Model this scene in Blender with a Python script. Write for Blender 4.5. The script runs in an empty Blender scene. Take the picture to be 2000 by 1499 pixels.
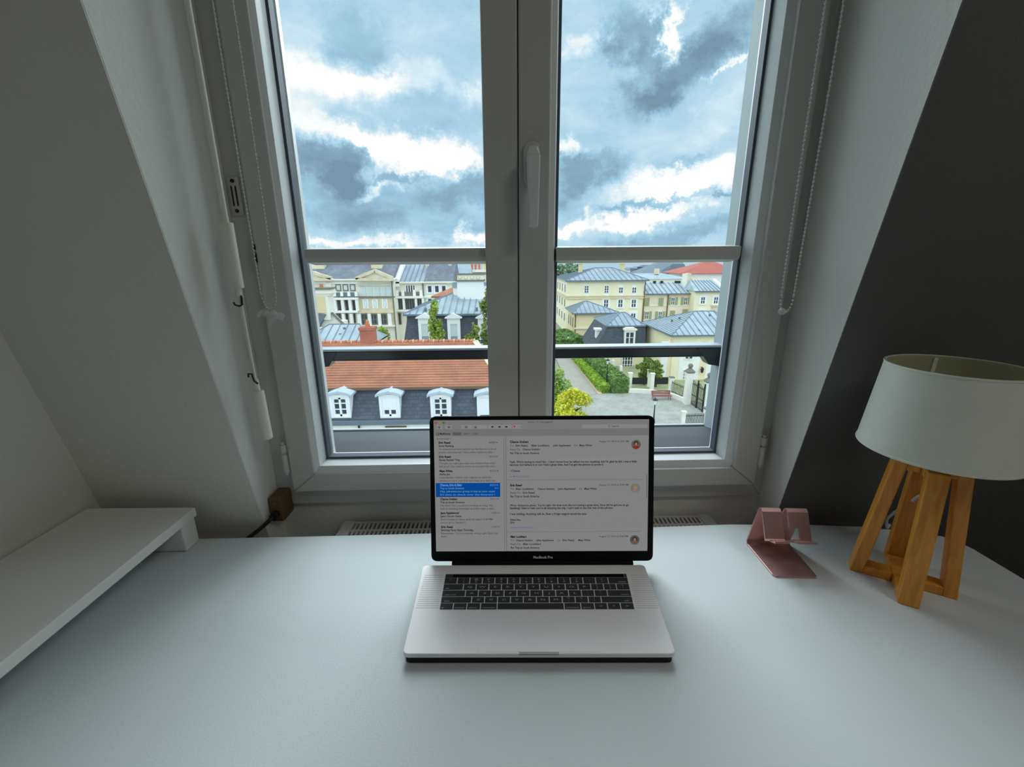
import bpy, bmesh, math, random
import numpy as np
from mathutils import Vector, Matrix

random.seed(7)
rng = np.random.default_rng(7)
SC = bpy.context.scene
COL = SC.collection
R = math.radians

# ------------------------------------------------------------------ camera
FPX = 850.0
CAM = Vector((0, 0, 1.25))
CROT = (Matrix.Rotation(R(-1.1), 3, 'Z') @ Matrix.Rotation(R(90 - 15.7), 3, 'X') @ Matrix.Rotation(R(-0.45), 3, 'Z'))
cd = bpy.data.cameras.new('camera')
cam = bpy.data.objects.new('camera', cd)
COL.objects.link(cam)
cd.sensor_fit = 'HORIZONTAL'
cd.sensor_width = 36.0
cd.lens = FPX / 2000 * 36
cd.clip_start = 0.02
cd.clip_end = 2000
cam.matrix_world = Matrix.Translation(CAM) @ CROT.to_4x4()
SC.camera = cam


def ray(px, py):
    return CROT @ Vector(((px - 1000) / FPX, -(py - 749.5) / FPX, -1))


def P(px, py, Y):
    d = ray(px, py)
    return CAM + d * (Y / d.y)


def G(px, py, z):
    d = ray(px, py)
    return CAM + d * ((z - CAM.z) / d.z)


# ------------------------------------------------------------------ view, light
vs = SC.view_settings
vs.view_transform = 'Standard'
vs.look = 'None'
vs.exposure = 0.0
vs.gamma = 1.0
vs.use_curve_mapping = False
SKY_STRENGTH = 1.0
DOME_STRENGTH = 3.0
DESK_FILL = 132.0
ROOM_FILL_WATTS = 4.8


def lin(c):
    out = []
    for v in c:
        v = v / 255
        out.append(v / 12.92 if v <= 0.04045 else ((v + 0.055) / 1.055) ** 2.4)
    return (*out, 1.0)


def make_world():
    w = bpy.data.worlds.new('cloudy_sky')
    SC.world = w
    w.use_nodes = True
    nt = w.node_tree
    N, L = nt.nodes, nt.links
    N.clear()
    out = N.new('ShaderNodeOutputWorld')
    bg = N.new('ShaderNodeBackground')
    bg.inputs['Strength'].default_value = SKY_STRENGTH
    L.new(bg.outputs[0], out.inputs[0])

    def math_(op, a, b=None, c=None, clamp=False):
        n = N.new('ShaderNodeMath')
        n.operation = op
        n.use_clamp = clamp
        for i, v in enumerate((a, b, c)):
            if v is None:
                continue
            if isinstance(v, (int, float)):
                n.inputs[i].default_value = v
            else:
                L.new(v, n.inputs[i])
        return n.outputs[0]

    tc = N.new('ShaderNodeTexCoord')
    sep = N.new('ShaderNodeSeparateXYZ')
    L.new(tc.outputs['Generated'], sep.inputs[0])
    X, Y, Z = sep.outputs
    az = math_('ARCTAN2', X, Y)
    el = math_('ARCSINE', Z)
    cv = N.new('ShaderNodeCombineXYZ')
    L.new(az, cv.inputs[0])
    L.new(el, cv.inputs[1])
    # cloud layer seen in perspective: project the direction on a flat layer
    zz = math_('ADD', math_('MAXIMUM', Z, 0.0), 0.16)
    pv = N.new('ShaderNodeCombineXYZ')
    L.new(math_('DIVIDE', X, zz), pv.inputs[0])
    L.new(math_('DIVIDE', Y, zz), pv.inputs[1])

    def noise(vec, scale, detail, rough, dist=0.0):
        n = N.new('ShaderNodeTexNoise')
        n.inputs['Scale'].default_value = scale
        n.inputs['Detail'].default_value = detail
        n.inputs['Roughness'].default_value = rough
        n.inputs['Distortion'].default_value = dist
        L.new(vec, n.inputs['Vector'])
        return n

    # ragged edges: warp the direction by noise
    wn = noise(tc.outputs['Generated'], 7.0, 9, 0.70)
    ws = N.new('ShaderNodeVectorMath')
    ws.operation = 'SUBTRACT'
    L.new(wn.outputs['Color'], ws.inputs[0])
    ws.inputs[1].default_value = (0.5, 0.5, 0.5)
    wm = N.new('ShaderNodeVectorMath')
    wm.operation = 'MULTIPLY'
    L.new(ws.outputs[0], wm.inputs[0])
    wm.inputs[1].default_value = (0.30, 0.17, 0)
    wa = N.new('ShaderNodeVectorMath')
    wa.operation = 'ADD'
    L.new(cv.outputs[0], wa.inputs[0])
    L.new(wm.outputs[0], wa.inputs[1])
    warped = wa.outputs[0]

    n1 = noise(pv.outputs[0], 1.3, 8, 0.58, 0.3)
    st = N.new('ShaderNodeVectorMath')     # streaky: finer upwards than sideways
    st.operation = 'MULTIPLY'
    L.new(tc.outputs['Generated'], st.inputs[0])
    st.inputs[1].default_value = (1, 1, 2.4)
    n2 = noise(st.outputs[0], 8.0, 9, 0.68, 0.5)
    val = math_('MULTIPLY_ADD', math_('SUBTRACT', n1.outputs[0], 0.5), 0.30, 0.58)
    val = math_('MULTIPLY_ADD', math_('SUBTRACT', n2.outputs[0], 0.5), 0.54, val)

    def azel(px, py):
        d = ray(px, py).normalized()
        return math.atan2(d.x, d.y), math.asin(d.z)

    # cloud banks: pixel centre, half sizes, tilt, brightness change
    banks = [
        (655, 160, 120, 55, 0, .42), (790, 165, 90, 40, 0, .22), (690, 70, 55, 80, 20, -.22), (590, 235, 60, 45, -30, .35),
        (870, 230, 120, 55, 0, -.14), (930, 180, 50, 40, 20, .3), (820, 300, 170, 36, -8, .52), (640, 318, 85, 50, -30, -.62), (700, 285, 60, 22, -35, .3),
        (680, 385, 130, 55, -10, -.40), (890, 372, 100, 36, 5, -.48), (790, 343, 50, 12, 10, -.42), (790, 430, 220, 26, 0, -.22),
        (740, 366, 60, 14, 10, .42), (700, 476, 170, 12, 0, .34), (940, 452, 50, 22, 30, .45), (905, 470, 60, 14, 0, -.25),
        (850, 40, 140, 50, 0, -.06), (580, 60, 50, 60, 0, .1),
        (1125, 70, 55, 100, 0, .08), (1230, 60, 48, 65, 0, -.42), (1290, 60, 26, 65, 15, .60), (1235, 115, 70, 30, -10, -.32),
        (1315, 150, 120, 70, 35, -.55), (1420, 70, 100, 70, 10, -.32), (1425, 130, 55, 10, 35, .40), (1290, 195, 40, 40, 40, -.30),
        (1170, 190, 80, 50, 0, -.06), (1130, 90, 50, 24, 10, .2), (1350, 352, 170, 42, 10, .55), (1115, 305, 45, 22, 0, .42),
        (1130, 350, 85, 40, 12, -.55), (1280, 398, 110, 10, 8, -.50), (1420, 384, 36, 9, 0, -.45), (1270, 425, 130, 16, 10, .45),
        (1310, 462, 170, 20, 10, -.36), (1120, 445, 55, 16, 20, .42), (1400, 240, 60, 30, 30, .12), (1340, 310, 60, 10, 15, -.25),
        (1110, 392, 60, 30, 0, -.2), (1420, 330, 50, 16, 15, .3),
    ]
    for (px, py, hw, hh, rot, amp) in banks:
        a, e = azel(px, py)
        a1, e1 = azel(px + hw, py)
        a2, e2 = azel(px, py - hh)
        mp = N.new('ShaderNodeMapping')
        mp.vector_type = 'TEXTURE'
        mp.inputs['Location'].default_value = (a, e, 0)
        mp.inputs['Rotation'].default_value = (0, 0, R(rot))
        mp.inputs['Scale'].default_value = (1.35 * math.hypot(a1 - a, e1 - e), 1.35 * math.hypot(a2 - a, e2 - e), 1)
        L.new(warped, mp.inputs[0])
        ln = N.new('ShaderNodeVectorMath')
        ln.operation = 'LENGTH'
        L.new(mp.outputs[0], ln.inputs[0])
        mr = N.new('ShaderNodeMapRange')
        mr.interpolation_type = 'SMOOTHSTEP'
        mr.inputs['From Min'].default_value = 1.0
        mr.inputs['From Max'].default_value = 0.25
        mr.inputs['To Min'].default_value = 0.0
        mr.inputs['To Max'].default_value = amp * (.74 if amp < 0 else .9)
        L.new(ln.outputs['Value'], mr.inputs[0])
        val = math_('ADD', val, mr.outputs[0])
    cr = N.new('ShaderNodeValToRGB')
    e = cr.color_ramp.elements
    e[0].position = 0.0
    e[0].color = lin((122, 155, 174))
    e[1].position = 1.0
    e[1].color = (1.12, 1.14, 1.16, 1)
    for p, c in ((.22, (142, 178, 199)), (.42, (160, 204, 228)), (.58, (184, 222, 240)), (.74, (214, 238, 249)), (.86, (248, 253, 255))):
        k = cr.color_ramp.elements.new(p)
        k.color = lin(c)
    L.new(val, cr.inputs[0])
    # pale haze in the last degrees above the horizon
    hz = N.new('ShaderNodeMapRange')
    hz.inputs['From Min'].default_value = 0.0
    hz.inputs['From Max'].default_value = 0.03
    hz.inputs['To Min'].default_value = 0.7
    hz.inputs['To Max'].default_value = 0.0
    L.new(Z, hz.inputs[0])
    mx = N.new('ShaderNodeMix')
    mx.data_type = 'RGBA'
    L.new(hz.outputs[0], mx.inputs['Factor'])
    L.new(cr.outputs[0], mx.inputs[6])
    mx.inputs[7].default_value = lin((190, 212, 226))
    L.new(mx.outputs[2], bg.inputs['Color'])


make_world()

# the bright overcast dome: one very wide soft sun overhead, tilted towards the window side
sd = bpy.data.lights.new('overcast_light', 'SUN')
sd.energy = DOME_STRENGTH
sd.angle = R(160)
sd.color = (0.90, 0.97, 1.0)
so = bpy.data.objects.new('overcast_light', sd)
COL.objects.link(so)
so.location = (0, 30, 60)
so.rotation_euler = (0, 0, 0)
# added area light outside, above the window: lifts the brightness of the desk
s2 = bpy.data.lights.new('desk_fill_light', 'AREA')
s2.shape = 'RECTANGLE'
s2.size = 2.0
s2.size_y = 2.4
s2.energy = DESK_FILL
s2.color = (0.86, 0.96, 1.0)
o2 = bpy.data.objects.new('desk_fill_light', s2)
COL.objects.link(o2)
o2.location = (0.03, 3.5, 3.3)
o2.rotation_euler = (Vector((0.03, 0.55, 0.75)) - Vector((0.03, 3.5, 3.3))).to_track_quat('-Z', 'Y').to_euler()
# unseen fill lamp added near the ceiling, just behind the camera
ld = bpy.data.lights.new('room_fill_light', 'AREA')
ld.shape = 'DISK'
ld.size = 0.5
ld.energy = ROOM_FILL_WATTS
ld.color = (1.0, 0.97, 0.90)
lo = bpy.data.objects.new('room_fill_light', ld)
COL.objects.link(lo)
lo.location = (1.0, -0.25, 2.36)

# ------------------------------------------------------------------ helpers


def mat(name, c, rough=.6, metal=0., var=0., scale=8., bump=0., bscale=60., spec=.5, c2=None, detail=4, coord='Object', stretch=None):
    m = bpy.data.materials.new(name)
    m.use_nodes = True
    nt = m.node_tree
    N, L = nt.nodes, nt.links
    b = N['Principled BSDF']
    col = lin(c)
    b.inputs['Base Color'].default_value = col
    b.inputs['Roughness'].default_value = rough
    b.inputs['Metallic'].default_value = metal
    b.inputs['Specular IOR Level'].default_value = spec
    tc = N.new('ShaderNodeTexCoord')
    src = tc.outputs[coord]
    if stretch:
        mp = N.new('ShaderNodeMapping')
        mp.inputs['Scale'].default_value = stretch
        L.new(src, mp.inputs[0])
        src = mp.outputs[0]
    if var or c2:
        n = N.new('ShaderNodeTexNoise')
        n.inputs['Scale'].default_value = scale
        n.inputs['Detail'].default_value = detail
        L.new(src, n.inputs['Vector'])
        cr = N.new('ShaderNodeValToRGB')
        cr.color_ramp.elements[0].position = .3
        cr.color_ramp.elements[1].position = .7
        d = lin(c2) if c2 else tuple(min(1, x * (1 + var)) for x in col[:3]) + (1,)
        a = col if c2 else tuple(x * (1 - var) for x in col[:3]) + (1,)
        cr.color_ramp.elements[0].color = a
        cr.color_ramp.elements[1].color = d
        L.new(n.outputs[0], cr.inputs[0])
        L.new(cr.outputs[0], b.inputs['Base Color'])
    if bump:
        n2 = N.new('ShaderNodeTexNoise')
        n2.inputs['Scale'].default_value = bscale
        n2.inputs['Detail'].default_value = 3
        L.new(src, n2.inputs['Vector'])
        bp = N.new('ShaderNodeBump')
        bp.inputs['Strength'].default_value = bump
        bp.inputs['Distance'].default_value = .01
        L.new(n2.outputs[0], bp.inputs['Height'])
        L.new(bp.outputs[0], b.inputs['Normal'])
    return m


def brick_mat(name, c1, c2, mortar, scale, bw=.5, rh=.25, ms=.02, rough=.8, stretch=(1, 1, 1), rot=(0, 0, 0), coord='Object', bump=.3):
    m = bpy.data.materials.new(name)
    m.use_nodes = True
    nt = m.node_tree
    N, L = nt.nodes, nt.links
    b = N['Principled BSDF']
    b.inputs['Roughness'].default_value = rough
    b.inputs['Specular IOR Level'].default_value = .3
    tc = N.new('ShaderNodeTexCoord')
    mp = N.new('ShaderNodeMapping')
    mp.inputs['Scale'].default_value = stretch
    mp.inputs['Rotation'].default_value = rot
    L.new(tc.outputs[coord], mp.inputs[0])
    t = N.new('ShaderNodeTexBrick')
    t.inputs['Color1'].default_value = lin(c1)
    t.inputs['Color2'].default_value = lin(c2)
    t.inputs['Mortar'].default_value = lin(mortar)
    t.inputs['Scale'].default_value = scale
    t.inputs['Brick Width'].default_value = bw
    t.inputs['Row Height'].default_value = rh
    t.inputs['Mortar Size'].default_value = ms
    L.new(mp.outputs[0], t.inputs['Vector'])
    n = N.new('ShaderNodeTexNoise')
    n.inputs['Scale'].default_value = .9
    n.inputs['Detail'].default_value = 5
    L.new(tc.outputs[coord], n.inputs['Vector'])
    mx = N.new('ShaderNodeMix')
    mx.data_type = 'RGBA'
    mx.blend_type = 'OVERLAY'
    mx.inputs['Factor'].default_value = .35
    L.new(t.outputs['Color'], mx.inputs[6])
    L.new(n.outputs[0], mx.inputs[7])
    hs = N.new('ShaderNodeHueSaturation')
    hs.inputs['Saturation'].default_value = .95
    L.new(mx.outputs[2], hs.inputs['Color'])
    L.new(hs.outputs[0], b.inputs['Base Color'])
    if bump:
        bp = N.new('ShaderNodeBump')
        bp.inputs['Strength'].default_value = bump
        bp.inputs['Distance'].default_value = .02
        bp.invert = True
        L.new(t.outputs['Fac'], bp.inputs['Height'])
        L.new(bp.outputs[0], b.inputs['Normal'])
    return m


def wood_mat(name, c1, c2):
    m = bpy.data.materials.new(name)
    m.use_nodes = True
    nt = m.node_tree
    N, L = nt.nodes, nt.links
    b = N['Principled BSDF']
    b.inputs['Roughness'].default_value = .38
    tc = N.new('ShaderNodeTexCoord')
    mp = N.new('ShaderNodeMapping')
    mp.inputs['Scale'].default_value = (40, 40, 4)
    L.new(tc.outputs['Object'], mp.inputs[0])
    n = N.new('ShaderNodeTexNoise')
    n.inputs['Scale'].default_value = 2.2
    n.inputs['Detail'].default_value = 6
    n.inputs['Distortion'].default_value = 1.2
    L.new(mp.outputs[0], n.inputs['Vector'])
    cr = N.new('ShaderNodeValToRGB')
    cr.color_ramp.elements[0].position = .3
    cr.color_ramp.elements[0].color = lin(c1)
    cr.color_ramp.elements[1].position = .7
    cr.color_ramp.elements[1].color = lin(c2)
    L.new(n.outputs[0], cr.inputs[0])
    L.new(cr.outputs[0], b.inputs['Base Color'])
    return m


def emit_mat(name, c, s=1.0, transp=0.0):
    m = bpy.data.materials.new(name)
    m.use_nodes = True
    nt = m.node_tree
    N, L = nt.nodes, nt.links
    N.clear()
    o = N.new('ShaderNodeOutputMaterial')
    e = N.new('ShaderNodeEmission')
    e.inputs[0].default_value = lin(c)
    e.inputs[1].default_value = s
    if transp:
        t = N.new('ShaderNodeBsdfTransparent')
        mx = N.new('ShaderNodeMixShader')
        mx.inputs[0].default_value = transp
        L.new(e.outputs[0], mx.inputs[1])
        L.new(t.outputs[0], mx.inputs[2])
        L.new(mx.outputs[0], o.inputs[0])
    else:
        L.new(e.outputs[0], o.inputs[0])
    return m


def glass_mat(name, tint=(1, 1, 1), refl=1.0):
    m = bpy.data.materials.new(name)
    m.use_nodes = True
    nt = m.node_tree
    N, L = nt.nodes, nt.links
    N.clear()
    o = N.new('ShaderNodeOutputMaterial')
    t = N.new('ShaderNodeBsdfTransparent')
    t.inputs[0].default_value = (*tint, 1)
    g = N.new('ShaderNodeBsdfGlossy')
    g.inputs['Roughness'].default_value = .02
    f = N.new('ShaderNodeFresnel')
    f.inputs[0].default_value = 1.45
    k = N.new('ShaderNodeMath')
    k.operation = 'MULTIPLY'
    k.inputs[1].default_value = refl
    L.new(f.outputs[0], k.inputs[0])
    ge = N.new('ShaderNodeNewGeometry')     # only the face turned to the ray reflects: a thin pane does not bend the ray
    fr = N.new('ShaderNodeMath')
    fr.operation = 'SUBTRACT'
    fr.inputs[0].default_value = 1.0
    L.new(ge.outputs['Backfacing'], fr.inputs[1])
    k2 = N.new('ShaderNodeMath')
    k2.operation = 'MULTIPLY'
    L.new(k.outputs[0], k2.inputs[0])
    L.new(fr.outputs[0], k2.inputs[1])
    mx = N.new('ShaderNodeMixShader')
    L.new(k2.outputs[0], mx.inputs[0])
    L.new(t.outputs[0], mx.inputs[1])
    L.new(g.outputs[0], mx.inputs[2])
    L.new(mx.outputs[0], o.inputs[0])
    return m


def tag(o, label=None, cat=None, group=None, kind=None):
    if label:
        o['label'] = label
    if cat:
        o['category'] = cat
    if group:
        o['group'] = group
    if kind:
        o['kind'] = kind
    return o


def empty(name, loc, label=None, cat=None, group=None, kind=None, rz=0.):
    o = bpy.data.objects.new(name, None)
    o.empty_display_size = .05
    COL.objects.link(o)
    o.location = loc
    o.rotation_euler = (0, 0, rz)
    return tag(o, label, cat, group, kind)


def root_loc(o):
    v = Vector((0, 0, 0))
    while o is not None:
        v = v + o.location
        o = o.parent
    return v


class MB:
    """collects shapes and links them as ONE mesh object"""

    def __init__(s):
        s.v = []
        s.f = []

    def add(s, vs_, fs):
        n = len(s.v)
        s.v += [tuple(p) for p in vs_]
        s.f += [tuple(i + n for i in f) for f in fs]
        return s

    def hexa(s, b, t):
        return s.add(list(b) + list(t), [(3, 2, 1, 0), (4, 5, 6, 7), (0, 1, 5, 4), (1, 2, 6, 5), (2, 3, 7, 6), (3, 0, 4, 7)])

    def box(s, x0, x1, y0, y1, z0, z1):
        if x0 > x1:
            x0, x1 = x1, x0
        if y0 > y1:
            y0, y1 = y1, y0
        if z0 > z1:
            z0, z1 = z1, z0
        return s.hexa([(x0, y0, z0), (x1, y0, z0), (x1, y1, z0), (x0, y1, z0)], [(x0, y0, z1), (x1, y0, z1), (x1, y1, z1), (x0, y1, z1)])

    def prism(s, pts, d):
        """polygon of 3D points extruded by vector d"""
        n = len(pts)
        pts = [Vector(p) for p in pts]
        d = Vector(d)
        vs_ = pts + [p + d for p in pts]
        fs = [tuple(reversed(range(n))), tuple(range(n, 2 * n))]
        fs += [(i, (i + 1) % n, n + (i + 1) % n, n + i) for i in range(n)]
        return s.add(vs_, fs)

    def bar(s, a, b, w, h=None, up=(0, 0, 1)):
        a, b = Vector(a), Vector(b)
        h = h or w
        d = (b - a).normalized()
        up = Vector(up)
        if abs(d.dot(up)) > .98:
            up = Vector((0, 1, 0))
        x = d.cross(up).normalized() * (w / 2)
        y = x.cross(d).normalized() * (h / 2)
        return s.hexa([a - x - y, a + x - y, a + x + y, a - x + y], [b - x - y, b + x - y, b + x + y, b - x + y])

    def tube(s, pts, r, n=10, cap=True):
        pts = [Vector(p) for p in pts]
        rs = r if isinstance(r, (list, tuple)) else [r] * len(pts)
        rings = []
        prev = None
        for i, p in enumerate(pts):
            a = pts[max(i - 1, 0)]
            b = pts[min(i + 1, len(pts) - 1)]
            d = (b - a).normalized()
            if prev is None:
                u = d.cross(Vector((0, 0, 1)))
                if u.length < 1e-3:
                    u = d.cross(Vector((0, 1, 0)))
            else:
                u = prev - d * prev.dot(d)
            u.normalize()
            prev = u
            w = d.cross(u)
            rings.append([p + (u * math.cos(2 * math.pi * k / n) + w * math.sin(2 * math.pi * k / n)) * rs[i] for k in range(n)])
        base = len(s.v)
        for rg in rings:
            s.v += [tuple(q) for q in rg]
        for i in range(len(rings) - 1):
            for k in range(n):
                a = base + i * n + k
                b = base + i * n + (k + 1) % n
                s.f.append((a, b, b + n, a + n))
        if cap:
            s.f.append(tuple(base + k for k in reversed(range(n))))
            s.f.append(tuple(base + (len(rings) - 1) * n + k for k in range(n)))
        return s

    def lathe(s, prof, c, n=24, closed=False):
        """profile [(r, z)] turned about the z axis through c"""
        base = len(s.v)
        for (r, z) in prof:
            for k in range(n):
                a = 2 * math.pi * k / n
                s.v.append((c[0] + r * math.cos(a), c[1] + r * math.sin(a), c[2] + z))
        m = len(prof)
        for i in range(m if closed else m - 1):
            j = (i + 1) % m
            for k in range(n):
                s.f.append((base + i * n + k, base + i * n + (k + 1) % n, base + j * n + (k + 1) % n, base + j * n + k))
        if not closed:
            s.f.append(tuple(base + k for k in reversed(range(n))))
            s.f.append(tuple(base + (m - 1) * n + k for k in range(n)))
        return s

    def ball(s, c, r, n=8, m=5, sq=1.):
        prof = [(max(r * math.sin(math.pi * i / m), r * .02), -r * sq * math.cos(math.pi * i / m)) for i in range(m + 1)]
        return s.lathe(prof, c, n)

    def build(s, name, m, parent=None, local=False, smooth=False, bevel=0., label=None, kind=None, segs=2):
        me = bpy.data.meshes.new(name)
        off = Vector((0, 0, 0)) if (local or parent is None) else root_loc(parent)
        me.from_pydata([tuple(Vector(p) - off) for p in s.v], [], s.f)
        me.materials.append(m)
        bm = bmesh.new()
        bm.from_mesh(me)
        bmesh.ops.recalc_face_normals(bm, faces=bm.faces)
        bm.to_mesh(me)
        bm.free()
        if smooth:
            for p in me.polygons:
                p.use_smooth = True
            me.set_sharp_from_angle(angle=R(38))
        o = bpy.data.objects.new(name, me)
        COL.objects.link(o)
        if parent is not None:
            o.parent = parent
        if bevel:
            b = o.modifiers.new('bevel', 'BEVEL')
            b.width = bevel
            b.segments = segs
            b.limit_method = 'ANGLE'
            b.angle_limit = R(40)
        if label:
            o['label'] = label
        if kind:
            o['kind'] = kind
        return o


def struct(o, name_kind='structure'):
    o['kind'] = name_kind
    return o


_txt_cache = {}


def text_shape(body, bold=False):
    """flat outline of a text at size 1, as (verts, faces, width)"""
    key = (body, bold)
    if key in _txt_cache:
        return _txt_cache[key]
    cu = bpy.data.curves.new('lettering', 'FONT')
    cu.body = body
    cu.size = 1.0
    cu.resolution_u = 2
    cu.offset = bold if isinstance(bold, float) else (.03 if bold else .0)
    ob = bpy.data.objects.new('lettering', cu)
    me = bpy.data.meshes.new_from_object(ob)
    vs_ = [tuple(v.co) for v in me.vertices]
    fs = [tuple(p.vertices) for p in me.polygons]
    w = max((v[0] for v in vs_), default=0)
    bpy.data.objects.remove(ob)
    bpy.data.curves.remove(cu)
    bpy.data.meshes.remove(me)
    _txt_cache[key] = (vs_, fs, w)
    return _txt_cache[key]


def put_text(mb, body, size, fn, x, y, width=None, bold=False, align='L', sx=1.0):
    """fn maps local 2D (x, y) to 3D"""
    vs_, fs, w = text_shape(body, bold)
    k = size * sx
    if width and w:
        k = width / w
    x0 = x - (k * w / 2 if align == 'C' else k * w if align == 'R' else 0)
    mb.add([fn(x0 + v[0] * k, y + v[1] * size) for v in vs_], fs)


# ------------------------------------------------------------------ materials
M = {}
M['wall_white'] = mat('white_wall_paint', (226, 225, 218), .9, var=.02, scale=3, bump=.15, bscale=90)
M['wall_dark'] = mat('charcoal_wall_paint', (92, 92, 91), .9, var=.03, scale=3, bump=.15, bscale=90)
M['ceiling'] = mat('white_ceiling_paint', (225, 224, 220), .9, var=.02, scale=3)
M['floor'] = mat('dark_parquet', (92, 66, 46), .5, var=.15, scale=5, stretch=(1, 8, 1))
M['pvc'] = mat('white_window_plastic', (196, 196, 190), .38, var=.012, scale=6, spec=.5)
M['bead'] = mat('white_glazing_bead', (222, 226, 226), .3, var=.01, scale=6)
M['gasket'] = mat('black_rubber_gasket', (78, 86, 98), .6, var=.05)
M['outer_pvc'] = mat('white_outer_plastic', (236, 238, 238), .35, var=.01)
M['glass'] = glass_mat('window_glass', (.985, .99, .99), .8)
M['desk'] = mat('white_desk_laminate', (216, 223, 225), .45, var=.01, scale=4, bump=.05, bscale=400, spec=.35)
M['shelf'] = mat('white_shelf_laminate', (236, 235, 230), .45, var=.01, scale=4)
M['dark_metal'] = mat('dark_grey_steel', (40, 42, 44), .4, .6, var=.05)
M['rail'] = mat('dark_painted_rail', (34, 38, 44), .28, var=.06, scale=5, spec=.6)
M['railtop'] = mat('grey_rail_top', (168, 174, 184), .4, var=.04)
M['zinc_sill'] = mat('dark_zinc_sill', (34, 39, 47), .6, .1, var=.14, scale=7)
M['reveal_out'] = mat('pale_outside_reveal', (160, 172, 174), .8, var=.04)
M['alu'] = mat('silver_aluminium', (252, 248, 248), .5, .05, var=.01, scale=30)
M['alu_edge'] = mat('silver_aluminium_edge', (170, 170, 170), .45, .1, var=.01)
M['key'] = mat('black_key_plastic', (33, 36, 38), .6, var=.03)
M['bezel'] = mat('black_screen_bezel', (20, 22, 23), .7, var=.02, spec=.12)
M['touchbar'] = mat('black_touch_strip', (4, 4, 5), .7, spec=.1, var=.01)
M['rubber_shadow'] = mat('black_rubber_and_shadow', (18, 18, 18), .8, var=.02)  # rubber of the feet, also the painted shadow under the laptop
M['pad'] = mat('silver_trackpad', (253, 250, 251), .5, .05, var=.01, scale=20)
M['grille'] = mat('grey_speaker_slots', (226, 222, 222), .6, .05, var=.02)
M['rose'] = mat('rose_gold_aluminium', (206, 166, 162), .36, .65, var=.02, scale=50)
M['wood'] = wood_mat('honey_oak', (212, 134, 42), (242, 170, 68))
M['shade'] = mat('white_linen_shade', (240, 241, 230), .9, var=.02, scale=60, bump=.08, bscale=700)
M['shade_in'] = mat('cream_shade_lining', (205, 202, 168), .85, var=.02, scale=20)
M['cord'] = mat('white_cord', (200, 200, 205), .5, var=.02)
M['crank'] = mat('ivory_plastic', (226, 226, 212), .4, var=.01)
M['chain'] = mat('white_bead_plastic', (190, 190, 184), .4, var=.02)
M['clear'] = mat('clear_plastic', (225, 228, 225), .15, var=.01)
M['clear'].node_tree.nodes['Principled BSDF'].inputs['Alpha'].default_value = .3
M['block'] = mat('raw_pine_block', (104, 80, 46), .7, var=.15, scale=12, stretch=(2, 2, 14))
M['cable'] = mat('black_cable', (20, 20, 22), .5, var=.03)
M['radiator'] = mat('radiator_enamel', (200, 196, 190), .45, var=.01)
M['slot'] = mat('dark_slot', (28, 28, 28), .8, var=.02)
for k_, tr_ in (('shade', .14), ('shade_in', .4)):      # thin cloth lets light through
    nt_ = M[k_].node_tree
    o_n = nt_.nodes['Material Output']
    p_n = nt_.nodes['Principled BSDF']
    t_n = nt_.nodes.new('ShaderNodeBsdfTranslucent')
    t_n.inputs[0].default_value = lin((226, 224, 196))
    x_n = nt_.nodes.new('ShaderNodeMixShader')
    x_n.inputs[0].default_value = tr_
    nt_.links.new(p_n.outputs[0], x_n.inputs[1])
    nt_.links.new(t_n.outputs[0], x_n.inputs[2])
    nt_.links.new(x_n.outputs[0], o_n.inputs[0])
M['bulb'] = mat('frosted_bulb', (235, 235, 228), .4, var=.01)
# outside
M['cream'] = mat('cream_render', (246, 240, 224), .9, var=.05, scale=.6)
M['white_r'] = mat('white_render', (250, 247, 240), .9, var=.03, scale=.6)
M['tan'] = mat('tan_stone', (228, 212, 180), .9, var=.1, scale=1.2)
M['yellow'] = mat('pale_yellow_render', (252, 240, 206), .9, var=.04, scale=.5)
M['yellow2'] = mat('warm_yellow_render', (253, 232, 190), .9, var=.04, scale=.5)
M['beige'] = mat('beige_render', (232, 212, 164), .9, var=.06, scale=.6)
M['peach'] = mat('peach_render', (250, 230, 204), .9, var=.04, scale=.5)
M['slate'] = brick_mat('slate_shingles', (80, 85, 95), (92, 97, 107), (66, 70, 79), 1.0, .34, .2, .012, .7, bump=.2, rot=(R(90), 0, 0))
M['slate_l'] = brick_mat('pale_slate_shingles', (116, 121, 130), (128, 133, 142), (104, 108, 116), 1.0, .4, .24, .012, .7, bump=.2, rot=(R(90), 0, 0))
M['zinc'] = mat('blue_grey_zinc', (152, 168, 176), .6, .05, var=.10, scale=.5, c2=(182, 194, 198))
M['zinc_d'] = mat('grey_zinc', (140, 154, 166), .6, .05, scale=.5, c2=(164, 176, 184))
M['seam'] = mat('zinc_seam', (124, 138, 148), .6, .05, var=.06)
M['tile'] = brick_mat('orange_clay_tiles', (192, 128, 96), (182, 118, 87), (166, 104, 76), 2.4, .5, .3, .02, .8, bump=.3)
M['ridge'] = mat('terracotta_ridge', (206, 128, 96), .8, var=.2, scale=3)
M['mortar'] = mat('pale_mortar', (226, 208, 180), .9, var=.05)
M['redroof'] = mat('red_tile_roof', (186, 104, 90), .8, var=.08, scale=.4)
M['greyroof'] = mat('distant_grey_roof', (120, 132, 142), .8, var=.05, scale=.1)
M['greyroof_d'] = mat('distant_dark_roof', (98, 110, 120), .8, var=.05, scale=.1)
M['brick'] = brick_mat('red_chimney_brick', (196, 100, 74), (178, 88, 66), (200, 150, 130), 4.0, .9, .3, .04, .85, bump=.3, rot=(R(90), 0, 0))
M['pot'] = mat('terracotta_pot', (208, 128, 92), .8, var=.1)
M['wframe'] = mat('white_painted_frame', (250, 250, 248), .6, var=.01)
M['pane'] = mat('dark_window_pane', (66, 70, 84), .25, var=.25, scale=1.5, spec=.6)
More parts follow.
